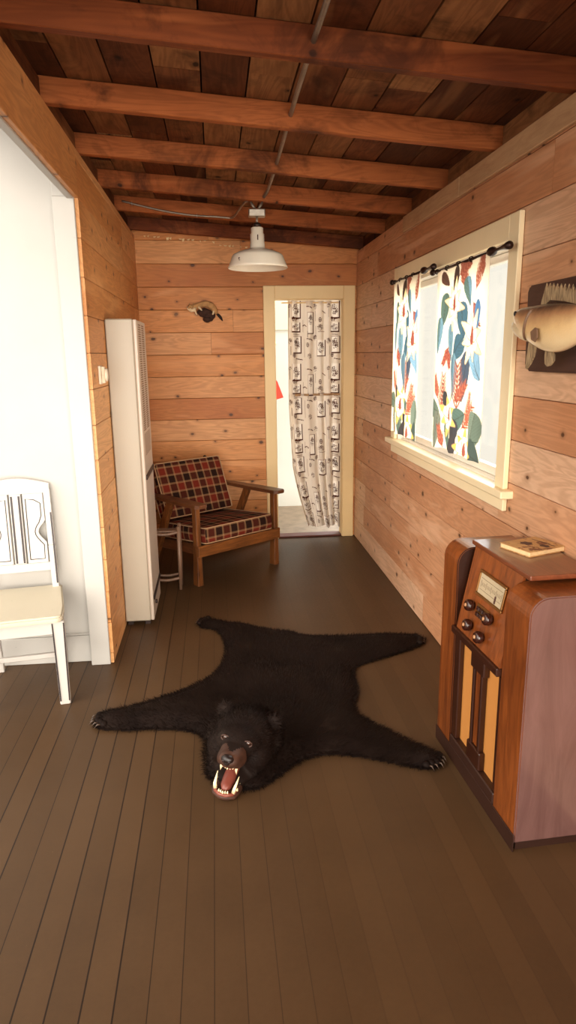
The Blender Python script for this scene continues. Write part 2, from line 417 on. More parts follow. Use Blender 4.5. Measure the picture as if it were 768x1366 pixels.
# ------------------------------------------------------------------ room shell
def boards(bm, layer, u0, u1, zlo, zhi, fn, holes=(), th=.02, pitch=PITCH, phase=2.0715, cut=None, rnd=random):
    """rows of shiplap boards; fn(u,z,d) -> point, d=depth behind face"""
    k0 = math.floor((zlo - phase) / pitch); z = phase + k0 * pitch
    while z < zhi:
        a, b = max(z, zlo), min(z + pitch, zhi)
        if b - a > .01:
            spans = [(u0, u1, a, b)]
            for (h0, h1, hz0, hz1) in holes:
                if a < hz1 and b > hz0:
                    ns = []
                    for s0, s1, a_, b_ in spans:
                        if h0 > s0: ns.append((s0, min(h0, s1), a_, b_))
                        if h1 < s1: ns.append((max(h1, s0), s1, a_, b_))
                        if b_ > hz1 + .012: ns.append((h0, h1, hz1, b_))
                        if a_ < hz0 - .012: ns.append((h0, h1, a_, hz0))
                    spans = [s for s in ns if s[1] - s[0] > .01]
            for s0, s1, a, b in spans:
                cuts = [s0]
                c = s0 + rnd.uniform(.4, 2.4)
                while c < s1 - .3 and s1 - s0 > 1.0: cuts.append(c); c += rnd.uniform(1.0, 2.8)
                cuts.append(s1)
                for p, q in zip(cuts, cuts[1:]):
                    r = rnd.random(); d0 = rnd.uniform(0, .0015); g = .0012; bv = .0024
                    pr = [(a + g, th), (a + g, d0 + bv), (a + g + bv, d0), (b - g - bv, d0), (b - g, d0 + bv), (b - g, th)]
                    A = [bm.verts.new(fn(p + .0008, zz, dd)) for zz, dd in pr]; B = [bm.verts.new(fn(q - .0008, zz, dd)) for zz, dd in pr]
                    n = len(pr)
                    fs = [bm.faces.new((A[i], A[(i + 1) % n], B[(i + 1) % n], B[i])) for i in range(n)]
                    fs += [bm.faces.new(A), bm.faces.new(B)]
                    for f in fs:
                        for lp in f.loops: lp[layer] = (r, r, r, 1)
        z += pitch
def new_rnd():
    bm = NB(); return bm, bm.loops.layers.float_color.new('rnd')
def paint_rnd(bm, layer, fs, r):
    for f in fs:
        for lp in f.loops: lp[layer] = (r, r, r, 1)
def backing(bm, layer, lo, hi):
    vs = box(bm, lo, hi, mi=1)
    paint_rnd(bm, layer, set(f for v in vs for f in v.link_faces), 0)

rw = random.Random(11)
# back wall
bm, ly = new_rnd()
DX0, DX1, DZ = .496, 1.052, 1.977
boards(bm, ly, XL - .02, XR + .02, 0, 2.5, lambda u, z, d: Vector((u, YB + d, z)), [(DX0 - .02, DX1 + .02, 0, DZ + .02)], rnd=rw)
# trim top of the boards to the roof slope
for (x0, x1, z0, z1) in ((XL - .1, DX0 - .01, 0, 2.5), (DX1 + .01, XR + .1, 0, 2.5), (DX0 - .01, DX1 + .01, DZ + .01, 2.5)):
    backing(bm, ly, (x0, YB + .02, z0), (x1, YB + .10, z1))
bmesh.ops.recalc_face_normals(bm, faces=bm.faces)
o = struct('wall_back', bm, [M['pine_x'], M['dark_gap']])
# right wall with window opening
WY0, WY1, WZ0, WZ1 = 2.63, 4.235, 1.005, 1.965
bm, ly = new_rnd()
boards(bm, ly, -.6, YB, 0, 2.415, lambda u, z, d: Vector((XR + d, u, z)), [(WY0, WY1, WZ0, WZ1)], rnd=rw)
# boards in rows cut by the opening get their remaining strips
for a, b in ((0, WZ0), (WZ1, 2.33)):
    backing(bm, ly, (XR + .02, -.6, a), (XR + .10, YB + .1, b))
backing(bm, ly, (XR + .02, -.6, WZ0), (XR + .10, WY0, WZ1)); backing(bm, ly, (XR + .02, WY1, WZ0), (XR + .10, YB + .1, WZ1))
bmesh.ops.recalc_face_normals(bm, faces=bm.faces)
# cut away any board above wall top
bmesh.ops.bisect_plane(bm, geom=bm.verts[:] + bm.edges[:] + bm.faces[:], plane_co=(0, 0, 2.335), plane_no=(0, 0, 1), clear_outer=True)
o = struct('wall_right', bm, [M['pine_y'], M['dark_gap']])
# left wall: full height from jamb to back, header above the wide opening, short wall nearer
YJ = 3.295; HZ = 2.238; YO = .35
bm, ly = new_rnd()
fnL = lambda u, z, d: Vector((XL - d, u, z))
boards(bm, ly, YJ, YB, 0, 2.45, fnL, [], rnd=rw, pitch=.168, phase=2.0715)
boards(bm, ly, YO, YJ, HZ, 2.45, fnL, [], rnd=rw, pitch=.22, phase=HZ)
boards(bm, ly, -.6, YO, 0, 2.45, fnL, [], rnd=rw, pitch=.168, phase=2.0715)
backing(bm, ly, (XL - .08, YJ + .03, 0), (XL - .02, YB + .1, 2.45)); backing(bm, ly, (XL - .045, -.6, HZ + .012), (XL - .02, YJ + .03, 2.45)); backing(bm, ly, (XL - .08, -.6, 0), (XL - .02, YO, HZ + .012))
bmesh.ops.recalc_face_normals(bm, faces=bm.faces)
o = struct('wall_left', bm, [M['pine_yl'], M['dark_gap']])
# white end casing of the opening and white header soffit
bm = NB(); box(bm, (XL - .112, YJ - .018, 0), (XL - .0165, YJ - .0005, HZ + .004), .003)
box(bm, (XL - .112, YJ - .012, HZ + .0045), (XL - .0455, YJ + .029, 2.45), .002)
struct('trim_1', bm, M['white_trim'])
bm = NB(); box(bm, (XL - .048, YO, HZ - .006), (XL - .019, YJ - .019, HZ + .009), .002)
struct('trim_2', bm, M['white_trim'])
# white wall of the neighbouring room, parallel to the back wall
bm = NB(); box(bm, (-4.0, 3.345, 0), (XL - .083, 3.42, 3.3))
struct('wall_side_room', bm, M['white_wall'])
bm = NB(); box(bm, (-4.0, 3.328, 0), (XL - .113, 3.3445, .145), .004)
box(bm, (-4.0, 3.333, .146), (XL - .113, 3.3445, .156), .003)
struct('baseboard_side_room', bm, M['white_trim'])
# floor
bm = NB(); box(bm, (-4.2, -.7, -.06), (XR + .1, YB + .11, 0)); struct('floor', bm, M['floor'])
bm = NB(); box(bm, (-.4, YB + .112, -.06), (1.45, 7.0, -.004)); struct('floor_rear_room', bm, M['rear_floor'])
# rear room walls
bm = NB(); box(bm, (-.4, 6.83, -.004), (1.45, 6.92, 2.7)); struct('wall_rear_room', bm, M['rear_wall'])
bm = NB(); box(bm, (-.46, YB + .105, -.004), (-.4, 6.92, 2.7)); struct('wall_rear_side', bm, M['rear_wall'])
bm = NB(); box(bm, (.3, 6.80, 1.78), (.95, 6.829, 2.35), .004); struct('trim_3', bm, M['rear_trim'])
# ceiling: roof deck planks (along y) over sloping rafters
bm, ly = new_rnd()
rc = random.Random(5)
x = -1.0; wdk = .165
def slope(x, y, dz): return Vector((x, y, roof_z(x) + dz))
while x < 1.45:
    cuts = [-.6]
    c = rc.uniform(0, 1.6)
    while c < 5.5: cuts.append(c); c += rc.uniform(1.2, 2.6)
    cuts.append(YB + .12)
    for p, q in zip(cuts, cuts[1:]):
        r = rc.random(); d = rc.uniform(0, .003)
        vs = [slope(xx, yy, zz) for zz in (.092 + d, .115) for xx, yy in ((x + .003, p + .001), (x + wdk - .003, p + .001), (x + wdk - .003, q - .001), (x + .003, q - .001))]
        vs = [bm.verts.new(v) for v in vs]
        fs = [bm.faces.new([vs[k] for k in qd]) for qd in ((3, 2, 1, 0), (4, 5, 6, 7), (0, 1, 5, 4), (1, 2, 6, 5), (2, 3, 7, 6), (3, 0, 4, 7))]
        paint_rnd(bm, ly, fs, r * .9)
    x += wdk
# dark sheet added above the planks to stop daylight leaking through
vs = [bm.verts.new(slope(xx, yy, zz)) for zz in (.116, .13) for xx, yy in ((-1.05, -.62), (1.5, -.62), (1.5, YB + .14), (-1.05, YB + .14))]
fs = [bm.faces.new([vs[k] for k in qd]) for qd in ((3, 2, 1, 0), (4, 5, 6, 7), (0, 1, 5, 4), (1, 2, 6, 5), (2, 3, 7, 6), (3, 0, 4, 7))]
for f in fs: f.material_index = 1
paint_rnd(bm, ly, fs, 0)
struct('ceiling', bm, [M['deck'], M['dark_gap']])
RY = [-.3, .33, .96, 1.59, 2.22, 2.85, 3.5, 4.13, 4.76, 5.44]
for i, y0 in enumerate(RY):
    bm, ly = new_rnd()
    xs = [-.9 + k * .1 for k in range(23)]
    r = rc.random() * .6 + (.3 if i in (5, 6) else .1)
    if i == 9: r = 0
    rows = []
    for xx in xs:
        j = rc.uniform(-.0015, .0015)
        rows.append([bm.verts.new(slope(xx, y0 + a + j, b)) for a, b in ((0, .001), (.042, .001), (.042, .0915), (0, .0915))])
    fs = []
    for A, B in zip(rows, rows[1:]):
        for k in range(4): fs.append(bm.faces.new((A[k], A[(k + 1) % 4], B[(k + 1) % 4], B[k])))
    fs += [bm.faces.new(rows[0]), bm.faces.new(rows[-1])]
    bmesh.ops.recalc_face_normals(bm, faces=bm.faces)
    es = [e for e in bm.edges if len(e.link_faces) == 2 and e.calc_face_angle(0) > 1]
    bmesh.ops.bevel(bm, geom=es, offset=.003, segments=1, affect='EDGES')
    paint_rnd(bm, ly, bm.faces, r)
    struct('trim_%d' % (4 + i), bm, M['rafter'])
# blocking over the right wall and over the left wall, batten on the right wall
bm, ly = new_rnd()
ys = RY + [YB + .1]
for a, b in zip(ys, ys[1:]):
    if b - a < .1: continue
    for vs in (box(bm, (XR + .022, a + .044, 2.337), (XR + .06, b - .002, 2.425)), box(bm, (XL - .07, a + .044, 2.452), (XL - .03, b - .002, 2.555))):
        paint_rnd(bm, ly, set(f for v in vs for f in v.link_faces), rc.random())
struct('trim_20', bm, M['deck'])
bm = NB()
for a, b in ((-.5, 1.9), (1.903, 3.22), (3.225, 4.17)):
    box(bm, (XR - .018, a, 2.246), (XR - .001, b, 2.332), .003)
struct('trim_21', bm, M['batten'])
# ragged strip of paper along the top of the back wall
bm = NB(); rp = random.Random(3)
for k in range(26):
    xx = -.5 + k * .032 + rp.uniform(-.008, .008)
    if rp.random() < .35: continue
    w = rp.uniform(.008, .03); h = rp.uniform(.006, .02); zz = roof_z(xx) - .018 - (0.02 if k > 17 else 0)
    p = [(xx, YB - .004, zz), (xx + w, YB - .008, zz + rp.uniform(-.006, .006)), (xx + w * .8, YB - .012, zz - h), (xx + w * .2, YB - .006, zz - h * rp.uniform(.2, 1.2))]
    a = [bm.verts.new(q) for q in p]; b = [bm.verts.new((q[0], q[1] + .0012, q[2])) for q in p]
    bm.faces.new(a); bm.faces.new(b[::-1])
    for q in range(4): bm.faces.new((a[q], b[q], b[(q + 1) % 4], a[(q + 1) % 4]))
struct('trim_22', bm, M['paper'])

# window: casing, sill, apron, sashes, glass
win = struct('window_1', NB(), M['window_casing'])
bm = NB()
box(bm, (XR - .022, 2.545, WZ0 + .0045), (XR - .001, WY0, 2.058), .003)       # near casing
box(bm, (XR - .022, WY1, WZ0 + .0045), (XR - .001, 4.32, 2.058), .003)        # far casing
box(bm, (XR - .022, WY0 + .0005, WZ1), (XR - .001, WY1 - .0005, 2.058), .003)
obj('casing', bm, M['window_casing'], win)
bm = NB()
box(bm, (XR - .05, 2.50, WZ0 - .028), (XR + .02, 4.365, WZ0 + .004), .004)
obj('sill', bm, M['window_casing'], win)
bm = NB(); box(bm, (XR - .02, 2.545, .918), (XR - .001, 4.32, WZ0 - .0285), .003)
obj('apron', bm, M['window_casing'], win)
bm = NB()
for a in (WY0 + .001, WY1 - .016): box(bm, (XR, a, WZ0), (XR + .1, a + .015, WZ1))
box(bm, (XR, WY0 + .016, WZ1 - .015), (XR + .1, WY1 - .016, WZ1)); box(bm, (XR + .0205, WY0 + .016, WZ0 - .02), (XR + .1, WY1 - .016, WZ0 + .01))
obj('window_frame', bm, M['sash_paint'], win)
ym = 3.29
for a, b in ((WY0 + .018, ym - .002), (ym + .002, WY1 - .018)):
    bm = NB()
    for lo, hi in (((a, WZ0 + .012), (a + .03, WZ1 - .017)), ((b - .03, WZ0 + .012), (b, WZ1 - .017)), ((a + .0305, WZ0 + .012), (b - .0305, WZ0 + .05)), ((a + .0305, WZ1 - .05), (b - .0305, WZ1 - .017))):
        box(bm, (XR + .05, lo[0], lo[1]), (XR + .085, hi[0], hi[1]), .003)
    s = obj('sash', bm, M['sash_paint'], win)
    bm = NB(); box(bm, (XR + .065, a + .025, WZ0 + .045), (XR + .069, b - .025, WZ1 - .045)); obj('pane', bm, M['glass'], s)
bm = NB(); box(bm, (XR + .035, 2.672, 1.085), (XR + .05, 2.688, 1.15), .004); tube(bm, [(XR + .04, 2.68, 1.12), (XR + .02, 2.68, 1.13), (XR + .015, 2.68, 1.17)], .005)
obj('latch', bm, M['iron'], win)

# door opening casing
dr = struct('door_1', NB(), M['casing'])
bm = NB(); box(bm, (.404, YB - .022, 0), (DX0, YB - .001, 2.079), .003); box(bm, (DX1, YB - .022, 0), (1.146, YB - .001, 2.079), .003)
box(bm, (DX0 + .0005, YB - .022, DZ), (DX1 - .0005, YB - .001, 2.079), .003)
obj('casing', bm, M['casing'], dr)
bm = NB(); box(bm, (DX0 - .012, YB, 0), (DX0 + .003, YB + .115, DZ)); box(bm, (DX1 - .003, YB, 0), (DX1 + .012, YB + .115, DZ)); box(bm, (DX0 + .0035, YB, DZ - .002), (DX1 - .0035, YB + .115, DZ + .012))
obj('jamb', bm, M['casing'], dr)
bm = NB(); box(bm, (DX0 + .004, YB - .005, 0.0005), (DX1 - .004, YB + .112, .014), .004); obj('threshold', bm, plain('worn_red_threshold', srgb(96, 46, 34), .6), dr)

# ------------------------------------------------------------------ wall furnace
h = thing('wall_heater', 'tall cream enamel wall heater cabinet with louvred front on the left wall', 'heater', (XL, 3.77, 0))
bm = NB(); box(bm, (.003, 0, .03), (.148, .45, 1.745), .006); obj('cabinet', bm, M['heater_side'], h)
bm = NB(); box(bm, (.149, -.006, .035), (.168, .456, 1.742), .006, seg=2)
obj('front_panel', bm, M['heater'], h)
for col_ in range(2):
    bm = NB(); y0 = .07 + col_ * .17
    for k in range(48): box(bm, (.1682, y0, 1.14 + k * .0122), (.1696, y0 + .11, 1.1465 + k * .0122))
    obj('louvre', bm, M['slot'], h)
bm = NB()
for k in range(14):
    for q in range(6): box(bm, (.1682, .08 + q * .05, 1.0 + k * .009), (.1692, .11 + q * .05, 1.004 + k * .009))
pf = obj('perforated_vent', bm, M['slot'], h)
for z in (.87, .155):
    bm = NB(); box(bm, (.1682, .01, z), (.176, .44, z + .028), .003); obj('trim_band', bm, M['dark_trim'], h)
bm = NB(); lathe(bm, [(.0, .0), (.012, 0), (.012, .012), (0, .014)], 14, Matrix.Translation((.176, .03, .14)) @ Matrix.Rotation(PI / 2, 4, 'Y')); obj('knob', bm, M['dark_trim'], h)
for y in (.03, .4):
    for x_ in (.01, .11):
        bm = NB(); box(bm, (x_, y, 0), (x_ + .03, y + .03, .0295)); obj('foot', bm, M['dark_trim'], h)

# thermostat on the left wall
h = thing('thermostat', 'small ivory wall thermostat on the pine boards beside the heater', 'thermostat', (XL, 3.49, 1.462))
bm = NB(); box(bm, (.001, -.03, -.045), (.014, .03, .045), .004, seg=2); obj('base_plate', bm, M['white_plastic'], h)
bm = NB(); prism(bm, [(-.02, -.04), (.02, -.04), (.004, 0), (.02, .04), (-.02, .04), (-.004, 0)], .0145, .03, lambda u, v, d: Vector((d, u, v)), bev=.002); obj('cover', bm, M['white_plastic'], h)
bm = NB(); lathe(bm, [(0, .0305), (.03, .0305), (.032, .036), (.03, .042), (0, .043)], 24, Matrix.Rotation(PI / 2, 4, 'Y')); obj('dial', bm, M['white_plastic'], h)

# ------------------------------------------------------------------ pendant lamp
LX, LY = .275, 4.15
h = thing('pendant_lamp', 'white enamel barn pendant lamp hanging from the rafters', 'lamp', (LX, LY, 2.03))
bm = NB()
outer = [(.173, .012), (.176, .016), (.170, .028), (.158, .055), (.15, .078), (.142, .088), (.11, .103), (.075, .114), (.05, .12), (.043, .128), (.043, .148), (.041, .15), (.041, .20), (.036, .204), (.036, .232), (.03, .238)]
inner = [(.028, .236), (.034, .2), (.038, .15), (.04, .126), (.06, .112), (.108, .097), (.138, .084), (.145, .074), (.153, .053), (.166, .026), (.170, .014), (.173, .012)]
lathe(bm, outer + inner[0:] , 56); obj('lamp_shade', bm, M['enamel'], h)
bm = NB(); lathe(bm, [(0, .239), (.024, .239), (.024, .252), (.014, .262), (0, .262)], 20); obj('collar', bm, M['dark_trim'], h)
bm = NB(); tube(bm, [(0, 0, .262), (0, 0, .292)], .007, 12); obj('stem', bm, M['steel'], h)
bm = NB(); box(bm, (-.048, -.03, .2925), (.048, .03, .334), .006, seg=2); obj('junction_box', bm, M['steel'], h)
bm = NB()
for s in (-1, 1): tube(bm, [(s * .006, 0, .334), (s * .022, 0, .352), (s * .034, 0, .3745)], [.006, .009, .006], 8)
obj('bracket', bm, M['conduit'], h)
bm = NB(); lathe(bm, [(0, .06), (.02, .065), (.03, .085), (.03, .105), (.016, .14), (.013, .18), (0, .18)], 20); obj('bulb', bm, M['bulb'], h, smooth=True)
bm = NB(); box(bm, (-.003, -.0445, .163), (.003, -.0405, .192), .001)
obj('vent_slot', bm, M['chip'], h)
bm = NB(); ellipsoid(bm, (-.112, -.1115, .054), (.006, .002, .006), seg=8, rings=6); obj('rust_mark', bm, M['chip'], h)
bm = NB(); ellipsoid(bm, (-.108, -.119, .044), (.009, .002, .002), seg=8, rings=6)
obj('rust_mark', bm, M['chip'], h)
# conduits
bm = NB(); pts = []
for k in range(40):
    y = -.3 + k * (4.1 + .3) / 39
    pts.append((LX + .055 + .004 * math.sin(y * 2), y, roof_z(.33) + .0455 + .004 * math.sin(y * 3.1)))
pts += [(LX + .04, 4.125, roof_z(.3) + .02)]
tube(bm, pts, .009, 10)
tag(obj('conduit_pipe', bm, M['conduit']), 'grey metal conduit pipe running through the rafters towards the lamp', 'pipe')
bm = NB(); pts = []
for k in range(50):
    f = k / 49; xx = XL + .02 + f * (LX - .05 - XL - .02)
    pts.append((xx, 4.745 - .545 * smoothstep(.9, 1, f), roof_z(xx) + .055 - .045 * math.sin(min(1, f / .75) * PI * .62) * 1.1 + (0.0) ))
pts = [(p[0], p[1], max(p[2], 2.33)) for p in pts]
tube(bm, pts, .0065, 8)
cb = tag(obj('armoured_cable', bm, M['conduit']), 'thin armoured cable sagging along the third rafter to the lamp box', 'cable')
for i in (4, 30):
    bm = NB()
    p = Vector(pts[i]); tube(bm, [p + Vector((0, -.002, .012)), p + Vector((0, -.0085, .006)), p + Vector((0, -.0085, -.006)), p + Vector((0, -.002, -.012))], .0016, 6); obj('staple', bm, M['steel'], cb)

# ------------------------------------------------------------------ weasel mount on back wall
h = thing('mounted_weasel', 'small tan taxidermy weasel on a dark branch mount on the back wall', 'taxidermy', (-.06, YB, 1.87))
h_bm = NB()
for c, r in (((.0, -.045, .005), (.06, .035, .035)), ((.03, -.045, -.02), (.05, .03, .032)), ((.02, -.05, -.045), (.038, .03, .025))):
    ellipsoid(h_bm, c, r, seg=12, rings=9)
rr = random.Random(2)
for v in h_bm.verts: v.co += Vector((rr.uniform(-.005, .005), rr.uniform(-.004, .004), rr.uniform(-.005, .005)))
box(h_bm, (-.02, -.03, -.03), (.04, -.001, .02), .004)
obj('branch_mount', h_bm, M['branch'], h)
bm = NB(); tube(bm, [(-.088, -.075, .045), (-.06, -.072, .056), (-.025, -.07, .066), (.015, -.07, .072), (.05, -.068, .058), (.075, -.06, .032), (.088, -.055, .01), (.094, -.05, -.005)], [.016, .019, .021, .024, .026, .023, .016, .008], 14)
body = obj('body', bm, M['mink'], h, smooth=True)
bm = NB(); ellipsoid(bm, (-.105, -.08, .05), (.023, .018, .017), seg=14, rings=10); ellipsoid(bm, (-.122, -.09, .04), (.011, .012, .009), seg=12, rings=8)
for s in (-1, 1): ellipsoid(bm, (-.1 + s * .015, -.078, .067), (.006, .004, .008), seg=8, rings=6)
hd = obj('head', bm, M['mink'], h)
bm = NB(); ellipsoid(bm, (-.13, -.099, .042), (.003, .003, .003), seg=8, rings=6); 
for s in (-1, 1): ellipsoid(bm, (-.112 + s * .01, -.097, .055), (.0028, .0028, .0028), seg=8, rings=6)
obj('eye', bm, M['nose'], hd)
bm = NB(); tube(bm, [(-.118, -.092, .032), (-.1, -.09, .018), (-.085, -.088, .022), (-.07, -.082, .04)], [.008, .014, .016, .01], 10); tube(bm, [(-.135, -.09, .05), (-.128, -.094, .03), (-.11, -.094, .015)], [.003, .005, .006], 8)
obj('throat', bm, M['mink_cream'], h, smooth=True)
for pts in ([(-.075, -.08, .03), (-.072, -.09, .01), (-.062, -.092, -.012)], [(-.045, -.08, .045), (-.03, -.088, .03), (-.02, -.09, .02)], [(.075, -.06, .03), (.068, -.075, .005), (.062, -.08, -.012)]):
    bm = NB(); tube(bm, pts, [.011, .007, .005], 8); obj('leg', bm, M['mink_cream'], h, smooth=True)
bm = NB(); tube(bm, [(.092, -.05, 0), (.108, -.045, -.015), (.125, -.042, -.035), (.138, -.04, -.058)], [.007, .011, .011, .003], 10); obj('tail', bm, M['mink_dark'], h, smooth=True)

# ------------------------------------------------------------------ curtains
def cloth(name, mat, W, H, nu, nv, foldfn, paint, parent=None, placefn=None):
    us = np.linspace(0, 1, nu); vs = np.linspace(0, 1, nv)
    U, V = np.meshgrid(us, vs)
    col = paint(U * W, V * H)
    P = foldfn(U, V)
    verts = P.reshape(-1, 3)
    idx = np.arange(nu * nv).reshape(nv, nu)
    q = np.stack([idx[:-1, :-1], idx[:-1, 1:], idx[1:, 1:], idx[1:, :-1]], -1).reshape(-1, 4)
    me = bpy.data.meshes.new(name); me.from_pydata(verts.tolist(), [], q.tolist()); me.update()
    a = me.color_attributes.new('print', 'FLOAT_COLOR', 'POINT')
    c4 = np.ones((nu * nv, 4), dtype=np.float32); c4[:, :3] = col.reshape(-1, 3); a.data.foreach_set('color', c4.ravel())
    me.materials.append(mat)
    for p in me.polygons: p.use_smooth = True
    o = bpy.data.objects.new(name, me); C.objects.link(o)
    if parent: o.parent = parent
    md = o.modifiers.new('thickness', 'SOLIDIFY'); md.thickness = .0015
    return o
def ell(X, Y, cx, cy, a, b, ang, pt=1.0):
    ca, sa = math.cos(ang), math.sin(ang)
    x = (X - cx) * ca + (Y - cy) * sa; y = -(X - cx) * sa + (Y - cy) * ca
    return x, y, (x / a) ** 2 + (np.abs(y) / (b * np.clip(1 - (x / a) * pt * .5, .15, 2))) ** 2 < 1
LIN = lambda c: np.array(srgb(*c))
def paint_tropical(X, Y):
    """X right (m), Y down (m), 0.62 x 0.88"""
    out = np.empty(X.shape + (3,)); out[:] = LIN((250, 240, 224))
    def leaf(cx, cy, a, b, ang, c, c2=None):
        x, y, m = ell(X, Y, cx, cy, a, b, ang); out[m] = LIN(c)
        if c2 is not None: out[m & (y > 0)] = LIN(c2)
        out[m & (np.abs(y) < .0028)] = LIN(tuple(int(k * .72) for k in c))
        rib = m & (np.abs(((np.abs(y) * 1.2 + x) / .022) % 1 - .5) < .07); out[rib] = LIN(tuple(int(k * .85) for k in c))
    def bloom(cx, cy, r, ang=0, tip=(250, 236, 196), n=8):
        for k in range(n):
            a = ang + k * 2 * PI / n; rr = r * (1 if k % 2 == 0 else .8)
            for w_, c in ((1.22, (200, 170, 140)), (1, (255, 248, 232))):
                x, y, m = ell(X, Y, cx + math.cos(a) * rr * .55, cy + math.sin(a) * rr * .55, rr * .55 * (1 + (w_ - 1) * .3), r * .19 * w_, a)
                out[m] = LIN(c)
            out[m & (x > rr * .12)] = LIN(tip)
        x, y, m = ell(X, Y, cx, cy - r * .08, r * .34, r * .15, -PI / 2 + .1); out[m] = LIN((168, 92, 82))
    def fern(cx, cy, L, ang, c=(168, 92, 76), n=10):
        ux, uy = math.cos(ang), math.sin(ang)
        x, y, m = ell(X, Y, cx + ux * L / 2, cy + uy * L / 2, L / 2, .0045, ang); out[m] = LIN(c)
        for k in range(1, n):
            f = k / n; l = L * .46 * (1 - f * .55)
            for s in (-1, 1):
                a = ang + s * .62; bx, by = cx + ux * L * f, cy + uy * L * f
                x, y, m = ell(X, Y, bx + math.cos(a) * l / 2, by + math.sin(a) * l / 2, l / 2, .0042, a); out[m] = LIN(c if k % 2 else (192, 124, 102))
    W, H = .62, .88; T = (60, 122, 144); LB = (128, 168, 184); DK = (44, 62, 82); GG = (120, 142, 132); G2 = (96, 132, 128)
    P = lambda u, v: (u * W, v * H)
    leaf(*P(.42, .08), .07, .035, 2.0, (70, 40, 44)); leaf(*P(.2, .06), .05, .025, .6, (110, 64, 50))
    fern(*P(.62, .14), .15, -1.9); fern(*P(.8, .16), .17, -1.1); fern(*P(.75, .2), .15, .9, (150, 84, 90)); fern(*P(.5, .06), .12, -.4); fern(*P(.92, .1), .1, -1.6)
    leaf(*P(.66, .15), .07, .035, 1.2, LB, G2); leaf(*P(.2, .22), .08, .04, 1.8, G2); leaf(*P(.12, .36), .09, .032, 1.7, LB, (112, 150, 150))
    leaf(*P(.58, .29), .085, .045, 1.4, T); leaf(*P(.85, .3), .09, .035, 1.7, (90, 150, 190)); leaf(*P(.5, .44), .08, .05, 2.4, T); leaf(*P(.34, .4), .09, .035, 1.5, LB)
    leaf(*P(.45, .58), .11, .05, 1.5, LB, (100, 140, 160)); leaf(*P(.64, .58), .12, .045, 1.75, (70, 100, 128)); leaf(*P(.85, .5), .1, .06, .9, (150, 186, 206)); 
    bloom(*P(.4, .2), .115, .2); bloom(*P(.76, .38), .125, .55, (250, 236, 200))
    fern(*P(.3, .42), .11, 2.2, (168, 84, 80)); fern(*P(.28, .43), .1, 1.3, (168, 84, 80))
    fern(*P(.2, .8), .2, -1.5, (160, 90, 78)); fern(*P(.14, .72), .13, -1.9, (176, 104, 88)); leaf(*P(.27, .735), .06, .024, 1.4, DK)
    fern(*P(.55, .78), .24, -1.6); fern(*P(.5, .72), .15, -.7); fern(*P(.62, .86), .2, -.7, (178, 92, 66)); fern(*P(.7, .84), .17, -1.3, (186, 110, 84))
    leaf(*P(.08, .78), .06, .045, .2, GG); leaf(*P(.58, .8), .06, .05, -.4, G2)
    leaf(*P(.12, .9), .1, .042, 1.75, (136, 146, 136)); leaf(*P(.34, .93), .09, .038, 1.4, GG, G2); leaf(*P(.5, .89), .07, .045, 1.6, DK); leaf(*P(.86, .87), .11, .07, 1.9, GG, (140, 158, 148))
    bloom(*P(.36, .8), .11, .35, (240, 208, 130)); fern(*P(.25, 1.0), .13, -2.0); leaf(*P(.46, .98), .06, .07, 1.0, (52, 60, 76)); leaf(*P(.88, .98), .07, .07, .3, (70, 104, 104)); bloom(*P(.68, .97), .1, .1, (238, 196, 116))
    return out * .78 + .20 * LIN((236, 222, 204))
def window_curtain(y_far, y_near, ztop, zbot, label, seed):
    rr = random.Random(seed); W = .62; H = .88; ph = rr.uniform(0, 3)
    def fold(U, V):
        Y = y_far + (y_near - y_far) * U
        Z = ztop + (zbot - ztop) * V + .004 * np.sin(U * 19 + ph) * (V > .9)
        X = 1.095 + (.004 + .005 * V) * np.sin(U * 2 * PI * 2.6 + ph) + .0015 * np.sin(U * 31 + V * 4)
        return np.stack([X, Y, Z], -1)
    h = thing('window_curtain', label, 'curtain', (0, 0, 0), group=GC)
    cloth('cloth', M['curtain'], W, H, 170, 250, fold, paint_tropical, h)
    return h
GC = 'floral curtain panels at the bright window'
window_curtain(4.155, 3.60, 1.958, 1.068, 'tropical floral print curtain panel on the far half of the window', 1)
window_curtain(3.335, 2.70, 1.93, 1.09, 'tropical floral print curtain panel on the near half of the window, nearest the fish', 2)
def rod(y0, y1, zt, label):
    h = thing('curtain_rod', label, 'curtain rod', (1.095, 0, 0), group='iron rods over the window')
    bm = NB(); tube(bm, [(0, y0, zt), (0, y1, zt)], .006, 10)
    obj('pole', bm, M['iron'], h)
    bm = NB()
    prof = [(.006, 0), (.012, .01), (.018, .03), (.017, .05), (.010, .065), (.006, .085), (.007, .12), (.010, .155), (.014, .18), (.015, .20), (.009, .207), (0, .208)]
    lathe(bm, prof, 18, Matrix.Translation((0, y1, zt)) @ Matrix.Rotation(PI / 2, 4, 'X')); obj('finial', bm, M['iron'], h)
    bm = NB(); tube(bm, [(0, y0 - .0, zt), (.02, y0 + .01, zt + .01), (.042, y0 + .01, zt)], [.008, .008, .014], 10)
    ellipsoid(bm, (0, y0 + .015, zt + .004), (.014, .022, .016), seg=12, rings=8); obj('bracket', bm, M['iron'], h)
    for k in range(4):
        bm = NB(); yy = y0 - .05 - k * (y0 - y1 - .08) / 4; lathe(bm, [(.008, -.004), (.012, -.004), (.012, .004), (.008, .004), (.008, -.004)], 16, Matrix.Translation((0, yy, zt)) @ Matrix.Rotation(PI / 2, 4, 'X')); obj('ring', bm, M['iron'], h)
rod(4.19, 3.60, 1.963, 'dark iron curtain rod with finial over the far floral curtain')
rod(3.40, 2.72, 1.932, 'dark iron curtain rod with finial over the near floral curtain, beside the fish')

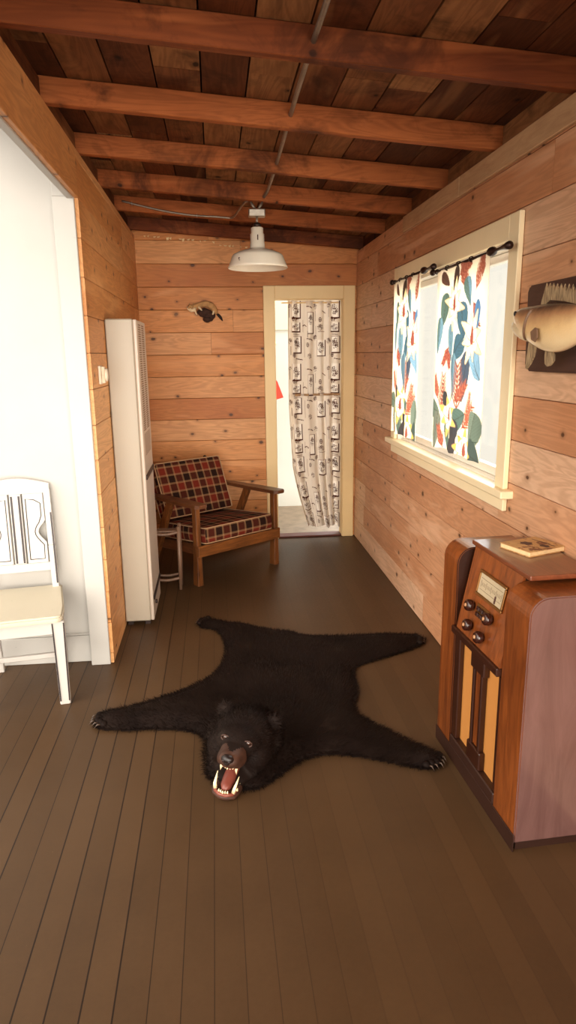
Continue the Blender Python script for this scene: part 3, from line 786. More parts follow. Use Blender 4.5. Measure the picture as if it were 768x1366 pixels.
# door curtain, brown sketches on beige
def paint_toile(X, Y):
    out = np.empty(X.shape + (3,)); out[:] = LIN((228, 217, 204))
    BR = LIN((96, 54, 40)); LT = LIN((140, 98, 80)); WH = LIN((240, 232, 222))
    PX, PY = .40, .50
    x = (X * .8) % PX; y = Y % PY
    def rect(x0, y0, x1, y1):
        m = (x > x0) & (x < x1) & (y > y0) & (y < y1); out[m] = WH
        e = (x > x0) & (x < x1 + .005) & (y > y0) & (y < y1 + .005)
        out[e & ((x > x1 - .0045) | (y > y1 - .0045))] = BR
        out[m & ((x < x0 + .0022) | (y < y0 + .0022))] = LT
    def scrib(cx, cy, rx, ry, f):
        d = ((x - cx) / rx) ** 2 + ((y - cy) / ry) ** 2
        k = np.sin(x * f + 3 * np.sin(y * f * .8)) * np.sin(y * f * 1.1 + 2 * np.sin(x * f * .7))
        out[(d < 1) & (k > -.05 + d * .35)] = BR
    def circ(cx, cy, r, ry=None):
        ry = ry or r; d = np.sqrt(((x - cx) / r) ** 2 + ((y - cy) / ry) ** 2)
        out[(d < 1) & (d > .72)] = BR; out[(d < 1) & ((np.abs(x - cx) < .0018) | (np.abs(y - cy) < .0018))] = BR; out[d < .25] = BR
    def line(x0, y0, x1, y1, w, c=BR):
        dx, dy = x1 - x0, y1 - y0; L = math.hypot(dx, dy); tt = ((x - x0) * dx + (y - y0) * dy) / L / L
        dd = np.abs((x - x0) * dy - (y - y0) * dx) / L; out[(tt > 0) & (tt < 1) & (dd < w)] = c
    rect(.04, .0, .13, .135); scrib(.085, .065, .034, .046, 170)
    rect(.04, .17, .125, .245); scrib(.082, .207, .036, .027, 220)
    rect(.2, .09, .26, .26); scrib(.23, .15, .02, .04, 190)
    rect(.3, .31, .385, .44); scrib(.34, .37, .034, .045, 180)
    rect(.05, .28, .135, .415); scrib(.092, .34, .034, .046, 180)
    scrib(.018, .04, .016, .02, 260); scrib(.28, .045, .02, .022, 260); scrib(.02, .32, .02, .025, 300); scrib(.28, .29, .02, .022, 280)
    circ(.055, .142, .013, .018); circ(.33, .15, .013, .02); circ(.06, .43, .014, .02); circ(.2, .35, .012, .018)
    line(.08, .145, .12, .138, .0035); line(.08, .145, .078, .16, .004); line(.19, .045, .225, .048, .003); line(.225, .048, .245, .06, .004)
    line(.19, .30, .23, .305, .003); line(.23, .305, .25, .315, .004); line(.35, .08, .39, .1, .003)
    line(.018, .06, .018, .13, .0016); line(.285, .08, .285, .16, .0016); line(.03, .36, .03, .43, .0016); line(.29, .2, .29, .27, .0015)
    line(.05, .265, .12, .268, .0018); line(.2, .24, .2, .29, .0022); line(.155, .15, .155, .25, .0015, LT); line(.168, .3, .168, .45, .0015, LT)
    line(.15, .2, .17, .19, .004); line(.17, .19, .19, .205, .003); scrib(.335, .21, .03, .025, 260); line(.31, .245, .38, .245, .002); line(.08, .46, .15, .47, .003); scrib(.22, .44, .02, .025, 250)
    return out
def fold_door(U, V):
    L = .611 + (.0) * V
    left = .611 + .03 * np.clip((V - .45) / .3, 0, 1) + .13 * np.clip((V - .72) / .28, 0, 1) ** 1.3
    X = left + (1.046 - left) * U
    Z = 1.972 - 1.90 * V + .012 * np.sin(U * 17) * (V > .97)
    Y = YB + .085 + (.012 + .012 * V) * np.sin((U + .05 * np.sin(U * 9)) * 2 * PI * 4.6 + .6 * np.sin(V * 4)) + .004 * np.sin(U * 41 + V * 5) 
    return np.stack([X, Y, Z], -1)
h = thing('door_curtain', 'long beige curtain with brown sketch prints hanging in the rear doorway', 'curtain', (0, 0, 0))
cloth('cloth', M['toile'], .68, 1.90, 230, 560, fold_door, paint_toile, h)
bm = NB()
pts = [(x_, YB + .085 + .020 * math.sin((x_ - .611) / .44 * 2 * PI * 5) - .008, 1.216) for x_ in np.linspace(.63, 1.046, 60)]
for p, q in zip(pts, pts[1:]): beam(bm, p, q, .002, .018, bev=0)
obj('tape', bm, plain('tan_hem_tape', srgb(176, 140, 104), .9), h)
bm = NB(); tube(bm, [(.56, YB + .085, 1.955), (DX1 - .004, YB + .085, 1.955)], .005, 8); obj('tension_rod', bm, M['casing'], h)

# red cloth hanging in the rear room
bm = NB(); prism(bm, [(.47, 1.42), (.53, 1.38), (.60, 1.29), (.655, 1.14), (.58, 1.12), (.47, 1.10)], 6.55, 6.555, lambda u, v, d: Vector((u, d, v)), bev=.001)
rc_ = thing('red_pennant', 'small bright red cloth hanging in the room beyond the rear doorway', 'cloth', (0, 0, 0)); obj('cloth', bm, M['red'], rc_)
bm = NB(); tube(bm, [(.475, 6.5525, 1.42), (.475, 6.8, 1.44), (.475, 6.829, 1.44)], .004, 8); obj('peg', bm, M['casing'], rc_)
bm = NB(); lathe(bm, [(0, 0), (.018, 0), (.012, .012), (.02, .03), (.012, .04), (0, .042)], 16, Matrix.Translation((.60, 6.829, 1.66)) @ Matrix.Rotation(PI / 2, 4, 'X'))
tag(obj('coat_knob', bm, M['casing']), 'small cream coat knob on the white wall beyond the doorway', 'knob')

# ------------------------------------------------------------------ stool beside the heater
h = thing('side_stool', 'low grey brown wooden stool tucked between heater and plaid armchair', 'stool', (-.375, 4.43, 0))
for sx in (-1, 1):
    for sy in (-1, 1):
        bm = NB(); tube(bm, [(sx * .093, sy * .05, 0), (sx * .095, sy * .05, .2), (sx * .095, sy * .05, .44)], [.011, .013, .012], 12); obj('leg', bm, M['stool'], h)
for z in (.405, .085):
    for sy in (-1, 1):
        bm = NB()
        P_ = [(-.095 + .19 * k / 12, sy * .05, z - .016 * math.sin(k / 12 * PI)) for k in range(13)]
        tube(bm, P_, .010, 10); obj('stretcher', bm, M['stool'], h)
bm = NB(); box(bm, (-.088, -.04, .40), (.088, .04, .412), .004); obj('seat', bm, M['stool'], h)

# ------------------------------------------------------------------ plaid armchair
def cushion(name, w, d, hgt, parent, Mx, pillow=.012):
    """rounded box cushion with metre UVs; local x width, y depth, z height"""
    bm = NB()
    nx, ny, nz = 16, 16, 5
    bmesh.ops.create_cube(bm, size=1)
    bmesh.ops.subdivide_edges(bm, edges=bm.edges[:], cuts=9, use_grid_fill=True)
    uvl = bm.loops.layers.uv.new('UVMap')
    for f in bm.faces:
        nrm = f.normal
        for lp in f.loops:
            c = lp.vert.co
            if abs(nrm.z) > .5: uv = (c.x * w, c.y * d)
            elif abs(nrm.y) > .5: uv = (c.x * w, c.z * hgt + d / 2 + (0 if nrm.y < 0 else 0))
            else: uv = (c.z * hgt + w / 2, c.y * d)
            if abs(nrm.y) > .5: uv = (c.x * w, -d / 2 + (c.z - .5) * hgt)
            lp[uvl].uv = (uv[0] + 2, uv[1] + 2)
    for v in bm.verts:
        x, y, z = v.co * 2
        bul = (1 - x * x) * (1 - y * y)
        # round the corners
        p = Vector((x, y, z))
        k = .94
        ix, iy = max(-k, min(k, x)), max(-k, min(k, y))
        X = x * w / 2 * (1 - .02 * (abs(z) ** 3) * 1); Y = y * d / 2 * (1 - .02 * (abs(z) ** 3)); Z = z * (hgt / 2 + pillow * bul)
        if abs(x) > .93 and abs(y) > .93: X *= .985; Y *= .985
        if abs(z) < .9: X *= 1 + .012 * (1 - z * z); Y *= 1 + .012 * (1 - z * z)
        v.co = Mx @ Vector((X, Y, Z))
    o = obj(name, bm, M['plaid'], parent, smooth=False)
    for p in o.data.polygons: p.use_smooth = True
    md = o.modifiers.new('es', 'BEVEL'); md.width = .008; md.segments = 2; md.limit_method = 'ANGLE'; md.angle_limit = .9
    bm = NB()
    for zz in (-1, 1):
        pts = []
        a, b = w / 2 * .99, d / 2 * .99; r = .02
        for cx, cy, a0 in ((a - r, b - r, 0), (-a + r, b - r, PI / 2), (-a + r, -b + r, PI), (a - r, -b + r, 1.5 * PI)):
            for k in range(5):
                an = a0 + k * PI / 8; pts.append(Mx @ Vector((cx + r * math.cos(an), cy + r * math.sin(an), zz * hgt / 2)))
        pts.append(pts[0]); tube(bm, pts, .0042, 6, cap=False)
    obj('piping', bm, M['piping'], o)
    return o
ch = thing('plaid_armchair', 'low wooden armchair with red and brown plaid cushions in the back corner', 'armchair', (.12, 4.65, 0), (0, 0, math.radians(36.6)))
# local: front legs at y=0 line, back +y
for s in (-1, 1):
    bm = NB()
    beam(bm, (s * .35, .005, 0), (s * .35, .0, .28), .045, .062, up=(0, 1, 0), w2=.036, t2=.05)
    beam(bm, (s * .35, .0, .2795), (s * .35, .0, .553), .036, .05, up=(0, 1, 0), w2=.036, t2=.045)
    obj('leg', bm, M['arm_wood'], ch)
    bm = NB(); beam(bm, (s * .35, .60, 0), (s * .35, .30, .553), .036, .055, up=(0, 1, 0)); obj('leg', bm, M['arm_wood'], ch)
    bm = NB()
    pl = [(-.05, -.06), (-.03, -.085), (.03, -.085), (.05, -.06), (.052, .2), (.04, .5), (.022, .60), (-.022, .60), (-.04, .5), (-.052, .2)]
    prism(bm, [(s * .35 + u, v) for u, v in pl], .555, .58, lambda u, v, d: Vector((u, v, d + .00 - v * .02)), bev=.004)
    obj('armrest', bm, M['arm_wood_y'], ch)
    bm = NB(); beam(bm, (s * .318, .03, .245), (s * .318, .56, .20), .022, .07, up=(0, 0, 1)); obj('side_rail', bm, M['arm_wood_y'], ch)
bm = NB(); beam(bm, (-.37, -.035, .25), (.37, -.035, .25), .022, .078); obj('front_rail', bm, M['arm_wood_x'], ch)
bm = NB(); beam(bm, (-.30, .54, .21), (.30, .54, .21), .022, .06); obj('back_rail', bm, M['arm_wood_x'], ch)
bm = NB()
for k in range(6): box(bm, (-.305, .06 + k * .085, .252 - k * .0065), (.305, .10 + k * .085, .26 - k * .0065))
obj('seat_slats', bm, M['arm_wood_x'], ch)
Ms = Matrix.Translation((0, .245, .325)) @ Matrix.Rotation(math.radians(-5), 4, 'X')
cushion('seat_cushion', .61, .56, .105, ch, Ms)
# back frame and cushion, leaning
th = math.radians(22)
Mb = Matrix.Translation((0, .475, .36)) @ Matrix.Rotation(-th, 4, 'X')
bm = NB()
for s in (-1, 1): beam(bm, Mb @ Vector((s * .25, .07, -.12)), Mb @ Vector((s * .25, .07, .43)), .035, .022, up=(0, 1, 0))
beam(bm, Mb @ Vector((-.29, .07, .42)), Mb @ Vector((.29, .07, .42)), .022, .045); beam(bm, Mb @ Vector((-.27, .07, .08)), Mb @ Vector((.27, .07, .08)), .02, .045)
obj('back_frame', bm, M['arm_wood_x'], ch)
bm = NB(); tube(bm, [Mb @ Vector((.25, .07, .43)), Mb @ Vector((.25, .07, .455)), Mb @ Vector((.25, .07, .47))], [.012, .017, .008], 12); obj('finial', bm, M['iron'], ch)
cushion('back_cushion', .60, .42, .10, ch, Mb @ Matrix.Translation((0, 0, .22)) @ Matrix.Rotation(PI / 2, 4, 'X'))

# ------------------------------------------------------------------ white painted chair
wc = thing('white_chair', 'white painted wooden chair with black pinstripes against the white wall', 'chair', (-.945, 3.062, 0), (0, 0, math.radians(9)))
def fl(x, y, z): return Vector((x, y, z))
for s in (-1, 1):
    bm = NB(); beam(bm, (s * .180, -.19, 0), (s * .180, -.19, .408), .046, .034, up=(0, 1, 0), w2=.056, t2=.042, bev=.004)
    L = obj('leg', bm, M['chair_paint'], wc)
    bm = NB()
    for q in (-1, 1): beam(bm, (s * .180 + q * .019, -.2095 , .02), (s * .180 + q * .024, -.2128, .40), .006, .003, up=(0, 1, 0), bev=0)
    obj('pinstripe', bm, M['black_line'], L)
    bm = NB(); pts = [(s * .152, .235, 0), (s * .152, .205, .22), (s * .152, .20, .43), (s * .15, .215, .65), (s * .146, .24, .93)]
    for p, q in zip(pts, pts[1:]): beam(bm, p, q, .032, .030, up=(0, 1, 0), bev=.003)
    L = obj('leg', bm, M['chair_paint'], wc)
    bm = NB(); beam(bm, (s * .162, .183, .46), (s * .160, .199, .65), .008, .003, up=(0, 1, 0), bev=0); beam(bm, (s * .160, .199, .65), (s * .156, .224, .89), .008, .003, up=(0, 1, 0), bev=0)
    obj('pinstripe', bm, M['black_line'], L)
bm = NB()
sp_ = []
for k in range(9): sp_.append((.205 - .03 + .03 * math.cos(-PI / 2 + k * PI / 16), -.235 + .03 + .03 * math.sin(-PI / 2 + k * PI / 16)))
prof = sp_ + [(.205, -.1), (.178, .225), (-.178, .225), (-.205, -.1)] + [(-x_, y_) for x_, y_ in sp_[::-1]]
prism(bm, prof, .41, .44, lambda u, v, d: Vector((u, v, d)), bev=.008)
obj('seat', bm, M['seat_paint'], wc)
bm = NB(); beam(bm, (-.165, -.19, .375), (.165, -.19, .375), .02, .062); beam(bm, (-.135, .20, .375), (.135, .20, .375), .018, .06)
for s in (-1, 1): beam(bm, (s * .182, -.165, .375), (s * .158, .19, .375), .018, .06)
obj('apron', bm, M['chair_paint'], wc)
bm = NB(); beam(bm, (-.17, -.02, .17), (.17, -.02, .17), .02, .024)
for s in (-1, 1): beam(bm, (s * .183, -.172, .17), (s * .154, .2, .17), .018, .026)
obj('stretcher', bm, M['chair_paint'], wc)
def yb(z): return .2 + (z - .43) * .075
bm = NB(); prism(bm, [(-.136, .525), (.136, .525), (.136, .565), (-.136, .565)], -.011, .011, lambda u, v, d: Vector((u, yb(v) + d, v)), bev=.003); obj('lower_rail', bm, M['chair_paint'], wc)
bm = NB(); cr = [(-.16, .91)] + [(-.16 + .32 * k / 14, .955 + .03 * math.sin(k / 14 * PI)) for k in range(15)] + [(.16, .91)]
prism(bm, cr, -.013, .013, lambda u, v, d: Vector((u, yb(v) + d, v)), bev=.003); obj('crest_rail', bm, M['chair_paint'], wc)
for s in (-1, 1):
    prof = [(.034, .566), (.128, .566), (.128, .665)] + [(.128 - .034 * math.sin(k / 8 * PI), .67 + .10 * k / 8) for k in range(1, 8)] + [(.128, .775), (.126, .909), (.034, .909)]
    prof = [(s * u, v) for u, v in prof]
    bm = NB(); prism(bm, prof, -.008, .008, lambda u, v, d: Vector((u, yb(v) + d, v)), bev=.002)
    sl = obj('splat', bm, M['chair_paint'], wc)
    bm = NB(); q = [(.046, .585), (.113, .585), (.115, .655)] + [(.112 - .034 * math.sin(k / 8 * PI), .66 + .12 * k / 8) for k in range(1, 8)] + [(.112, .80), (.112, .86), (.085, .878), (.046, .885), (.046, .585)]
    pts = [Vector((s * u, yb(v) - .0085, v)) for u, v in q]; tube(bm, pts, .0022, 5); obj('pinstripe', bm, M['black_line'], sl)
bm = NB(); prism(bm, [(-.026, .566), (.026, .566), (.026, .909), (-.026, .909)], -.008, .008, lambda u, v, d: Vector((u, yb(v) + d, v)), bev=.002)
sl = obj('splat', bm, M['chair_paint'], wc)
bm = NB()
for s in (-1, 1): beam(bm, (s * .017, yb(.57) - .0085, .57), (s * .017, yb(.9) - .0085, .90), .009, .003, up=(0, 1, 0), bev=0)
obj('pinstripe', bm, M['black_line'], sl)

# ------------------------------------------------------------------ console radio
ra = thing('console_radio', 'antique walnut console radio with rounded shoulders against the right wall', 'radio', (1.003, 2.084, 0), (0, 0, math.radians(-87.4)))
H = .853
def side_profile(y0, y1, z0, z1, r):
    p = [(y1, z0), (y1, z1)]
    for k in range(9):
        a = PI / 2 + k * PI / 16; p.append((y0 + r + r * math.cos(a), z1 - r + r * math.sin(a)))
    p.append((y0, z0)); return p
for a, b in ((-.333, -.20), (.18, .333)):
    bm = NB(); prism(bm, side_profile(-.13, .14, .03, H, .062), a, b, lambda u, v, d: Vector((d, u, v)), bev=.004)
    for f in bm.faces: f.material_index = (1 if abs(f.calc_center_median().x) > .3 else 2) if abs(f.normal.x) > .9 else 0  # inner faces coloured dark to put the recess shade into the wood
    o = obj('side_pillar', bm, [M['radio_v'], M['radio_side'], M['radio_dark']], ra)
bm = NB(); box(bm, (-.1995, -.066, .02), (.1795, .14, .868)); obj('cabinet_body', bm, M['radio_dark'], ra)
# slanted control panel
bm = NB(); prism(bm, [(-.135, .558), (-.0665, .558), (-.0665, .8685), (-.074, .8685)], -.176, .178, lambda u, v, d: Vector((d, u, v)), bev=.001)
pn = obj('control_panel', bm, M['radio_panel'], ra)
def yp(z): return -.135 + (z - .558) / (.8685 - .558) * .061
bm = NB(); box(bm, (-.198, -.146, .528), (.1785, -.0665, .5575), .004); obj('ledge', bm, M['radio_dark'], ra)
ang = math.atan2(.061, .3105)
def PMx(x, z, off=0):
    return Matrix.Translation((x, yp(z) - off, z)) @ Matrix.Rotation(-ang, 4, 'X')
# dial: frame, face, needle
Md = PMx(.012, .762, .0)
bm = NB()
for lo, hi in (((-.10, -.046), (.10, -.036)), ((-.10, .036), (.10, .046)), ((-.10, -.0355), (-.09, .0355)), ((.09, -.0355), (.10, .0355))): box(bm, (lo[0], -.008, lo[1]), (hi[0], -.0005, hi[1]), .002, M=Md)
dl = obj('dial_frame', bm, M['brass'], pn)
bm = NB(); box(bm, (-.09, -.004, -.036), (.09, -.0008, .036), M=Md); obj('dial_face', bm, M['dial_face'], dl)
bm = NB()
for k in range(17): box(bm, (-.075 + k * .0095, -.0048, -.006 if k % 4 else -.012), (-.0742 + k * .0095, -.0041, .006 if k % 4 else .012), M=Md)
box(bm, (-.08, -.0048, .0195), (.08, -.0041, .0203), M=Md); box(bm, (-.08, -.0048, -.0203), (.08, -.0041, -.0195), M=Md)
box(bm, (.036, -.006, -.034), (.046, -.0042, -.008), .001, M=Md)
obj('dial_marks', bm, M['print_dark'], dl)
for x_, z_ in ((-.085, .672), (.058, .676), (-.066, .606), (.03, .60)):
    bm = NB(); lathe(bm, [(0, 0), (.013, 0), (.013, .006), (.019, .007), (.021, .012), (.021, .024), (.018, .029), (.012, .031), (0, .031)], 24, PMx(x_, z_, .0005) @ Matrix.Rotation(PI / 2, 4, 'X'))
    k = obj('knob', bm, M['knob'], pn, smooth=True)
    bm = NB(); lathe(bm, [(0, .0311), (.007, .0311), (.006, .034), (0, .035)], 14, PMx(x_, z_, .0005) @ Matrix.Rotation(PI / 2, 4, 'X')); obj('cap', bm, M['knob_cap'], k)
bm = NB(); Mp = PMx(-.012, .668, .0); box(bm, (-.045, -.0035, -.022), (.05, -.0005, .026), .001, M=Mp); pb = obj('button_plate', bm, M['brass'], pn)
for k in range(3):
    for q in range(2):
        bm = NB(); box(bm, (-.034 + k * .026, -.011, -.017 + q * .02), (-.013 + k * .026, -.004, -.002 + q * .02), .002, M=Mp); obj('push_button', bm, M['knob'], pb)
# lid
bm = NB(); box(bm, (-.19, -.084, .8695), (.235, .142, .886), .004, seg=2)
obj('lid', bm, M['radio_top'], ra)
# grille
bm = NB(); box(bm, (-.1993, -.106, .10), (.1793, -.0665, .5275)); obj('grille_cloth', bm, M['cloth'], ra)
bm = NB()
for a, b in ((-.199, -.155), (.158, .179)): box(bm, (a, -.126, .10), (b, -.107, .527), .003)
for x_ in (-.035, .028): box(bm, (x_, -.128, .10), (x_ + .016, -.107, .527), .003)
box(bm, (-.05, -.13, .46), (.058, -.1065, .5275), .004); box(bm, (-.05, -.13, .10), (.058, -.1065, .17), .004)
obj('grille_bars', bm, M['radio_dark'], ra)
bm = NB(); box(bm, (-.017, -.122, .171), (.026, -.107, .459), .004); obj('centre_bar', bm, M['radio_v'], ra)
bm = NB(); box(bm, (-.336, -.134, 0), (.336, -.1305, .06), .001); box(bm, (-.325, -.12, 0), (.325, .135, .0295)); box(bm, (-.1995, -.132, .03), (.1795, -.079, .0995), .004)
obj('plinth', bm, M['radio_base'], ra)
# book on radio
Rr = Matrix.Rotation(math.radians(-87.4), 4, 'Z')
bp = Matrix.Translation((1.003, 2.084, 0)) @ Rr @ Vector((-.03, .063, .8865))
bk = thing('thin_book', 'thin tan book with faded dark print lying on top of the radio', 'book', bp, (0, 0, math.radians(-87.4 + 17)))
bm = NB(); box(bm, (-.068, -.08, .0015), (.068, .079, .0165), .003, seg=2); obj('pages', bm, M['paper'], bk)
bm = NB(); box(bm, (-.07, -.082, .0168), (.07, .082, .0185), .0006); box(bm, (-.07, -.082, 0), (.07, .082, .0013), .0005)
cv = obj('cover', bm, M['book_cover'], bk)
bm = NB(); ell_ = lambda cx, cy, a, b, z: [bm.verts.new((cx + a * math.cos(k * PI / 8) * (1 + .25 * math.sin(k * 2.3)), cy + b * math.sin(k * PI / 8) * (1 + .2 * math.cos(k * 1.7)), z)) for k in range(16)]
bm.faces.new(ell_(-.018, -.01, .022, .02, .0188)); bm.faces.new(ell_(.035, .02, .02, .014, .0188)); 
box(bm, (-.05, .045, .0186), (.055, .049, .0189))
obj('cover_print', bm, M['print_dark'], cv)

# ------------------------------------------------------------------ mounted fish
fi = thing('mounted_fish', 'golden bellied fish mounted on a dark wooden plaque beside the window', 'taxidermy', (XR, 2.1, 1.625))
bm = NB(); pq = [(-.30, -.13), (-.285, -.145), (.29, -.145), (.315, -.122), (.33, .135), (.315, .155), (-.285, .155), (-.30, .14)]
prism(bm, pq, -.028, -.001, lambda u, v, d: Vector((d, u, v)), bev=.007); obj('plaque', bm, M['plaque'], fi)
# body sections along +y (nose at +)
secs = [(.285, .052, .004, .004), (.278, .048, .014, .012), (.262, .042, .026, .02), (.24, .037, .035, .026), (.21, .030, .044, .032), (.17, .021, .053, .037), (.12, .011, .064, .042), (.06, .002, .073, .045), (0, -.003, .077, .045), (-.06, -.004, .074, .041), (-.12, .0, .062, .033), (-.17, .006, .05, .024), (-.205, .01, .034, .016), (-.225, .012, .028, .010)]
CX = -.085
def fish_c(y):
    ss = sorted(secs)
    for a, b in zip(ss, ss[1:]):
        if a[0] <= y <= b[0]:
            t_ = (y - a[0]) / (b[0] - a[0]); return [a[i] + (b[i] - a[i]) * t_ for i in range(1, 4)]
    return ss[-1][1:]
bm = NB(); rings = []; N = 28
for y, zc, hh, tt in secs:
    rings.append([bm.verts.new((CX + tt * math.copysign(abs(math.cos(a)) ** .85, math.cos(a)), y, zc + hh * math.sin(a))) for a in (2 * PI * k / N for k in range(N))])
for A, B in zip(rings, rings[1:]):
    for k in range(N): bm.faces.new((A[k], A[(k + 1) % N], B[(k + 1) % N], B[k]))
bm.faces.new(rings[0]); bm.faces.new(rings[-1])
bmesh.ops.recalc_face_normals(bm, faces=bm.faces)
fb = obj('body', bm, M['fish'], fi, smooth=True)
md = fb.modifiers.new('s', 'SUBSURF'); md.levels = 2; md.render_levels = 2
# lower jaw and mouth
bm = NB(); tube(bm, [(CX - .005, .29, .022), (CX - .004, .27, .012), (CX - .003, .24, .002), (CX, .2, -.008), (CX, .16, -.02)], [.007, .017, .024, .029, .024], 14); obj('jaw', bm, M['fish_head'], fi, smooth=True)
bm = NB()
for s in (1,):
    pts = []
    for k in range(12):
        a = -1.2 + k * 2.2 / 11; y = .128 - .022 * a - .012 * math.cos(a); zc, hh, tt = fish_c(y)
        zz = zc + hh * math.sin(a) * .97; pts.append((CX - tt * math.cos(a) ** .85 * 1.02 - .001, y, zz))
    tube(bm, pts, [.002] + [.0055] * 10 + [.002], 8)
obj('gill_cover', bm, M['fin_dark'], fi, smooth=True)
zc, hh, tt = fish_c(.245)
bm = NB(); ellipsoid(bm, (CX - tt * .9, .243, zc + .016), (.005, .009, .009), seg=14, rings=10); obj('eye', bm, M['nose'], fi)
def fin(name, pts, thick, mat, fn=None):
    bm = NB(); prism(bm, pts, -thick / 2, thick / 2, fn or (lambda u, v, d: Vector((CX + d, u, v))), bev=thick * .3); return obj(name, bm, mat, fi)
dorsal = [(.12, .05), (.10, .075), (.075, .128)]
for k in range(9):
    y = .07 - k * .024; dorsal += [(y, .141 - .003 * k), (y - .012, .125 - .004 * k)]
dorsal += [(-.16, .055), (-.05, .075), (.04, .085)]
fin('dorsal_fin', dorsal, .004, M['fin'])
fin('pelvic_fin', [(.15, -.03), (.13, -.045), (.105, -.06), (.11, -.09), (.13, -.115), (.155, -.135), (.165, -.13), (.163, -.09)], .005, M['fin'], lambda u, v, d: Vector((CX - .012 + d, u * 1.12 - .03, v)))
fin('pelvic_fin', [(.085, -.055), (.05, -.07), (.035, -.085), (.034, -.105), (.05, -.12), (.072, -.124), (.085, -.115), (.088, -.085)], .005, M['fin'], lambda u, v, d: Vector((CX + .014 + d, u * 1.25 - .035, v)))
fin('pectoral_fin', [(.055, -.012), (.02, .0), (.002, -.004), (-.004, -.034), (.012, -.046), (.045, -.038)], .004, M['fin_dark'], lambda u, v, d: Vector((CX - .050 + d - (.06 - u) * .08, u, v)))
fin('tail_fin', [(-.215, .03), (-.29, .085), (-.275, .01), (-.29, -.06), (-.215, -.008)], .004, M['fin'])

# ------------------------------------------------------------------ bear skin rug
OUT = [(-.12, 3.80), (-.155, 3.74), (-.13, 3.68), (-.06, 3.64), (-.015, 3.52), (.0, 3.36), (-.02, 3.2), (-.07, 3.07), (-.19, 2.95), (-.34, 2.86), (-.44, 2.815), (-.53, 2.78), (-.575, 2.72), (-.565, 2.655),
       (-.50, 2.625), (-.40, 2.61), (-.27, 2.60), (-.15, 2.565), (-.10, 2.49), (-.10, 2.37), (-.08, 2.24), (.0, 2.16), (.10, 2.15), (.18, 2.21), (.28, 2.30), (.38, 2.33), (.47, 2.315), (.58, 2.27), (.68, 2.215),
       (.76, 2.185), (.80, 2.20), (.82, 2.25), (.79, 2.33), (.73, 2.40), (.65, 2.50), (.58, 2.60), (.575, 2.70), (.615, 2.82), (.625, 2.95), (.66, 3.06), (.78, 3.13), (.93, 3.20), (1.05, 3.27), (1.10, 3.33), (1.08, 3.395), (.98, 3.43), (.80, 3.45),
       (.62, 3.46), (.45, 3.48), (.36, 3.56), (.24, 3.61), (.12, 3.69), (.03, 3.73), (-.04, 3.78)]
def catmull(P, n=5):
    out = []; m = len(P)
    for i in range(m):
        p0, p1, p2, p3 = [np.array(P[(i + j) % m]) for j in (-1, 0, 1, 2)]
        for k in range(n):
            t_ = k / n; out.append(.5 * ((2 * p1) + (p2 - p0) * t_ + (2 * p0 - 5 * p1 + 4 * p2 - p3) * t_ ** 2 + (-p0 + 3 * p1 - 3 * p2 + p3) * t_ ** 3))
    return np.array(out)
POLY = catmull(OUT)
def inside(X, Y):
    r = np.zeros(X.shape, bool); m = len(POLY)
    for i in range(m):
        x1, y1 = POLY[i]; x2, y2 = POLY[(i + 1) % m]
        c = ((y1 > Y) != (y2 > Y)); 
        xi = (x2 - x1) * (Y - y1) / (y2 - y1 + 1e-12) + x1
        r ^= c & (X < xi)
    return r
def edist(X, Y):
    d = np.full(X.shape, 9.0); m = len(POLY)
    for i in range(m):
        a = POLY[i]; b = POLY[(i + 1) % m]; ab = b - a
        t_ = np.clip(((X - a[0]) * ab[0] + (Y - a[1]) * ab[1]) / (ab @ ab), 0, 1)
        d = np.minimum(d, np.hypot(X - a[0] - t_ * ab[0], Y - a[1] - t_ * ab[1]))
    return d
nrng = np.random.default_rng(4)
def rug_h(X, Y, d):
    e = np.clip(d / .09, 0, 1); base = .012 + .024 * (e * e * (3 - 2 * e))
    base = base + .007 * np.sin(X * 14 + 2 * np.sin(Y * 6)) * e + .006 * np.sin(Y * 17 + X * 5) * e
    nk = np.exp(-(((X - .11) / .16) ** 2 + ((Y - 2.48) / .16) ** 2)); base = base + .075 * nk * e
    for px_, py_ in ((-.52, 2.71), (.79, 2.24)):      # raised forepaws
        base = base + .02 * np.exp(-(((X - px_) / .06) ** 2 + ((Y - py_) / .05) ** 2)) * np.clip(d / .02, 0, 1)
    return base
g = .014
gx = np.arange(-.62, 1.15, g); gy = np.arange(2.1, 3.86, g)
GX, GY = np.meshgrid(gx, gy); IN = inside(GX, GY); ED = edist(GX, GY); HH = rug_h(GX, GY, np.where(IN, ED, 0))
rug = thing('bear_skin_rug', 'black bear skin rug with snarling head spread on the brown floor', 'rug', (0, 0, 0))
bm = NB(); ids = {}
def gv(i, j, top):
    k = (i, j, top)
    if k not in ids:
        z = HH[i, j] if top and IN[i, j] and ED[i, j] > g * .9 else (.006 if top else .0015)
        ids[k] = bm.verts.new((GX[i, j], GY[i, j], z))
    return ids[k]
cells = set()
for i in range(len(gy) - 1):
    for j in range(len(gx) - 1):
        if IN[i, j] and IN[i + 1, j] and IN[i, j + 1] and IN[i + 1, j + 1]: cells.add((i, j))
for (i, j) in cells:
    bm.faces.new((gv(i, j, 1), gv(i, j + 1, 1), gv(i + 1, j + 1, 1), gv(i + 1, j, 1)))
    bm.faces.new((gv(i, j, 0), gv(i + 1, j, 0), gv(i + 1, j + 1, 0), gv(i, j + 1, 0)))
    for (di, dj, a, b) in ((-1, 0, (i, j), (i, j + 1)), (1, 0, (i + 1, j + 1), (i + 1, j)), (0, -1, (i + 1, j), (i, j)), (0, 1, (i, j + 1), (i + 1, j + 1))):
        if (i + di, j + dj) not in cells: bm.faces.new((gv(*a, 1), gv(*a, 0), gv(*b, 0), gv(*b, 1)))
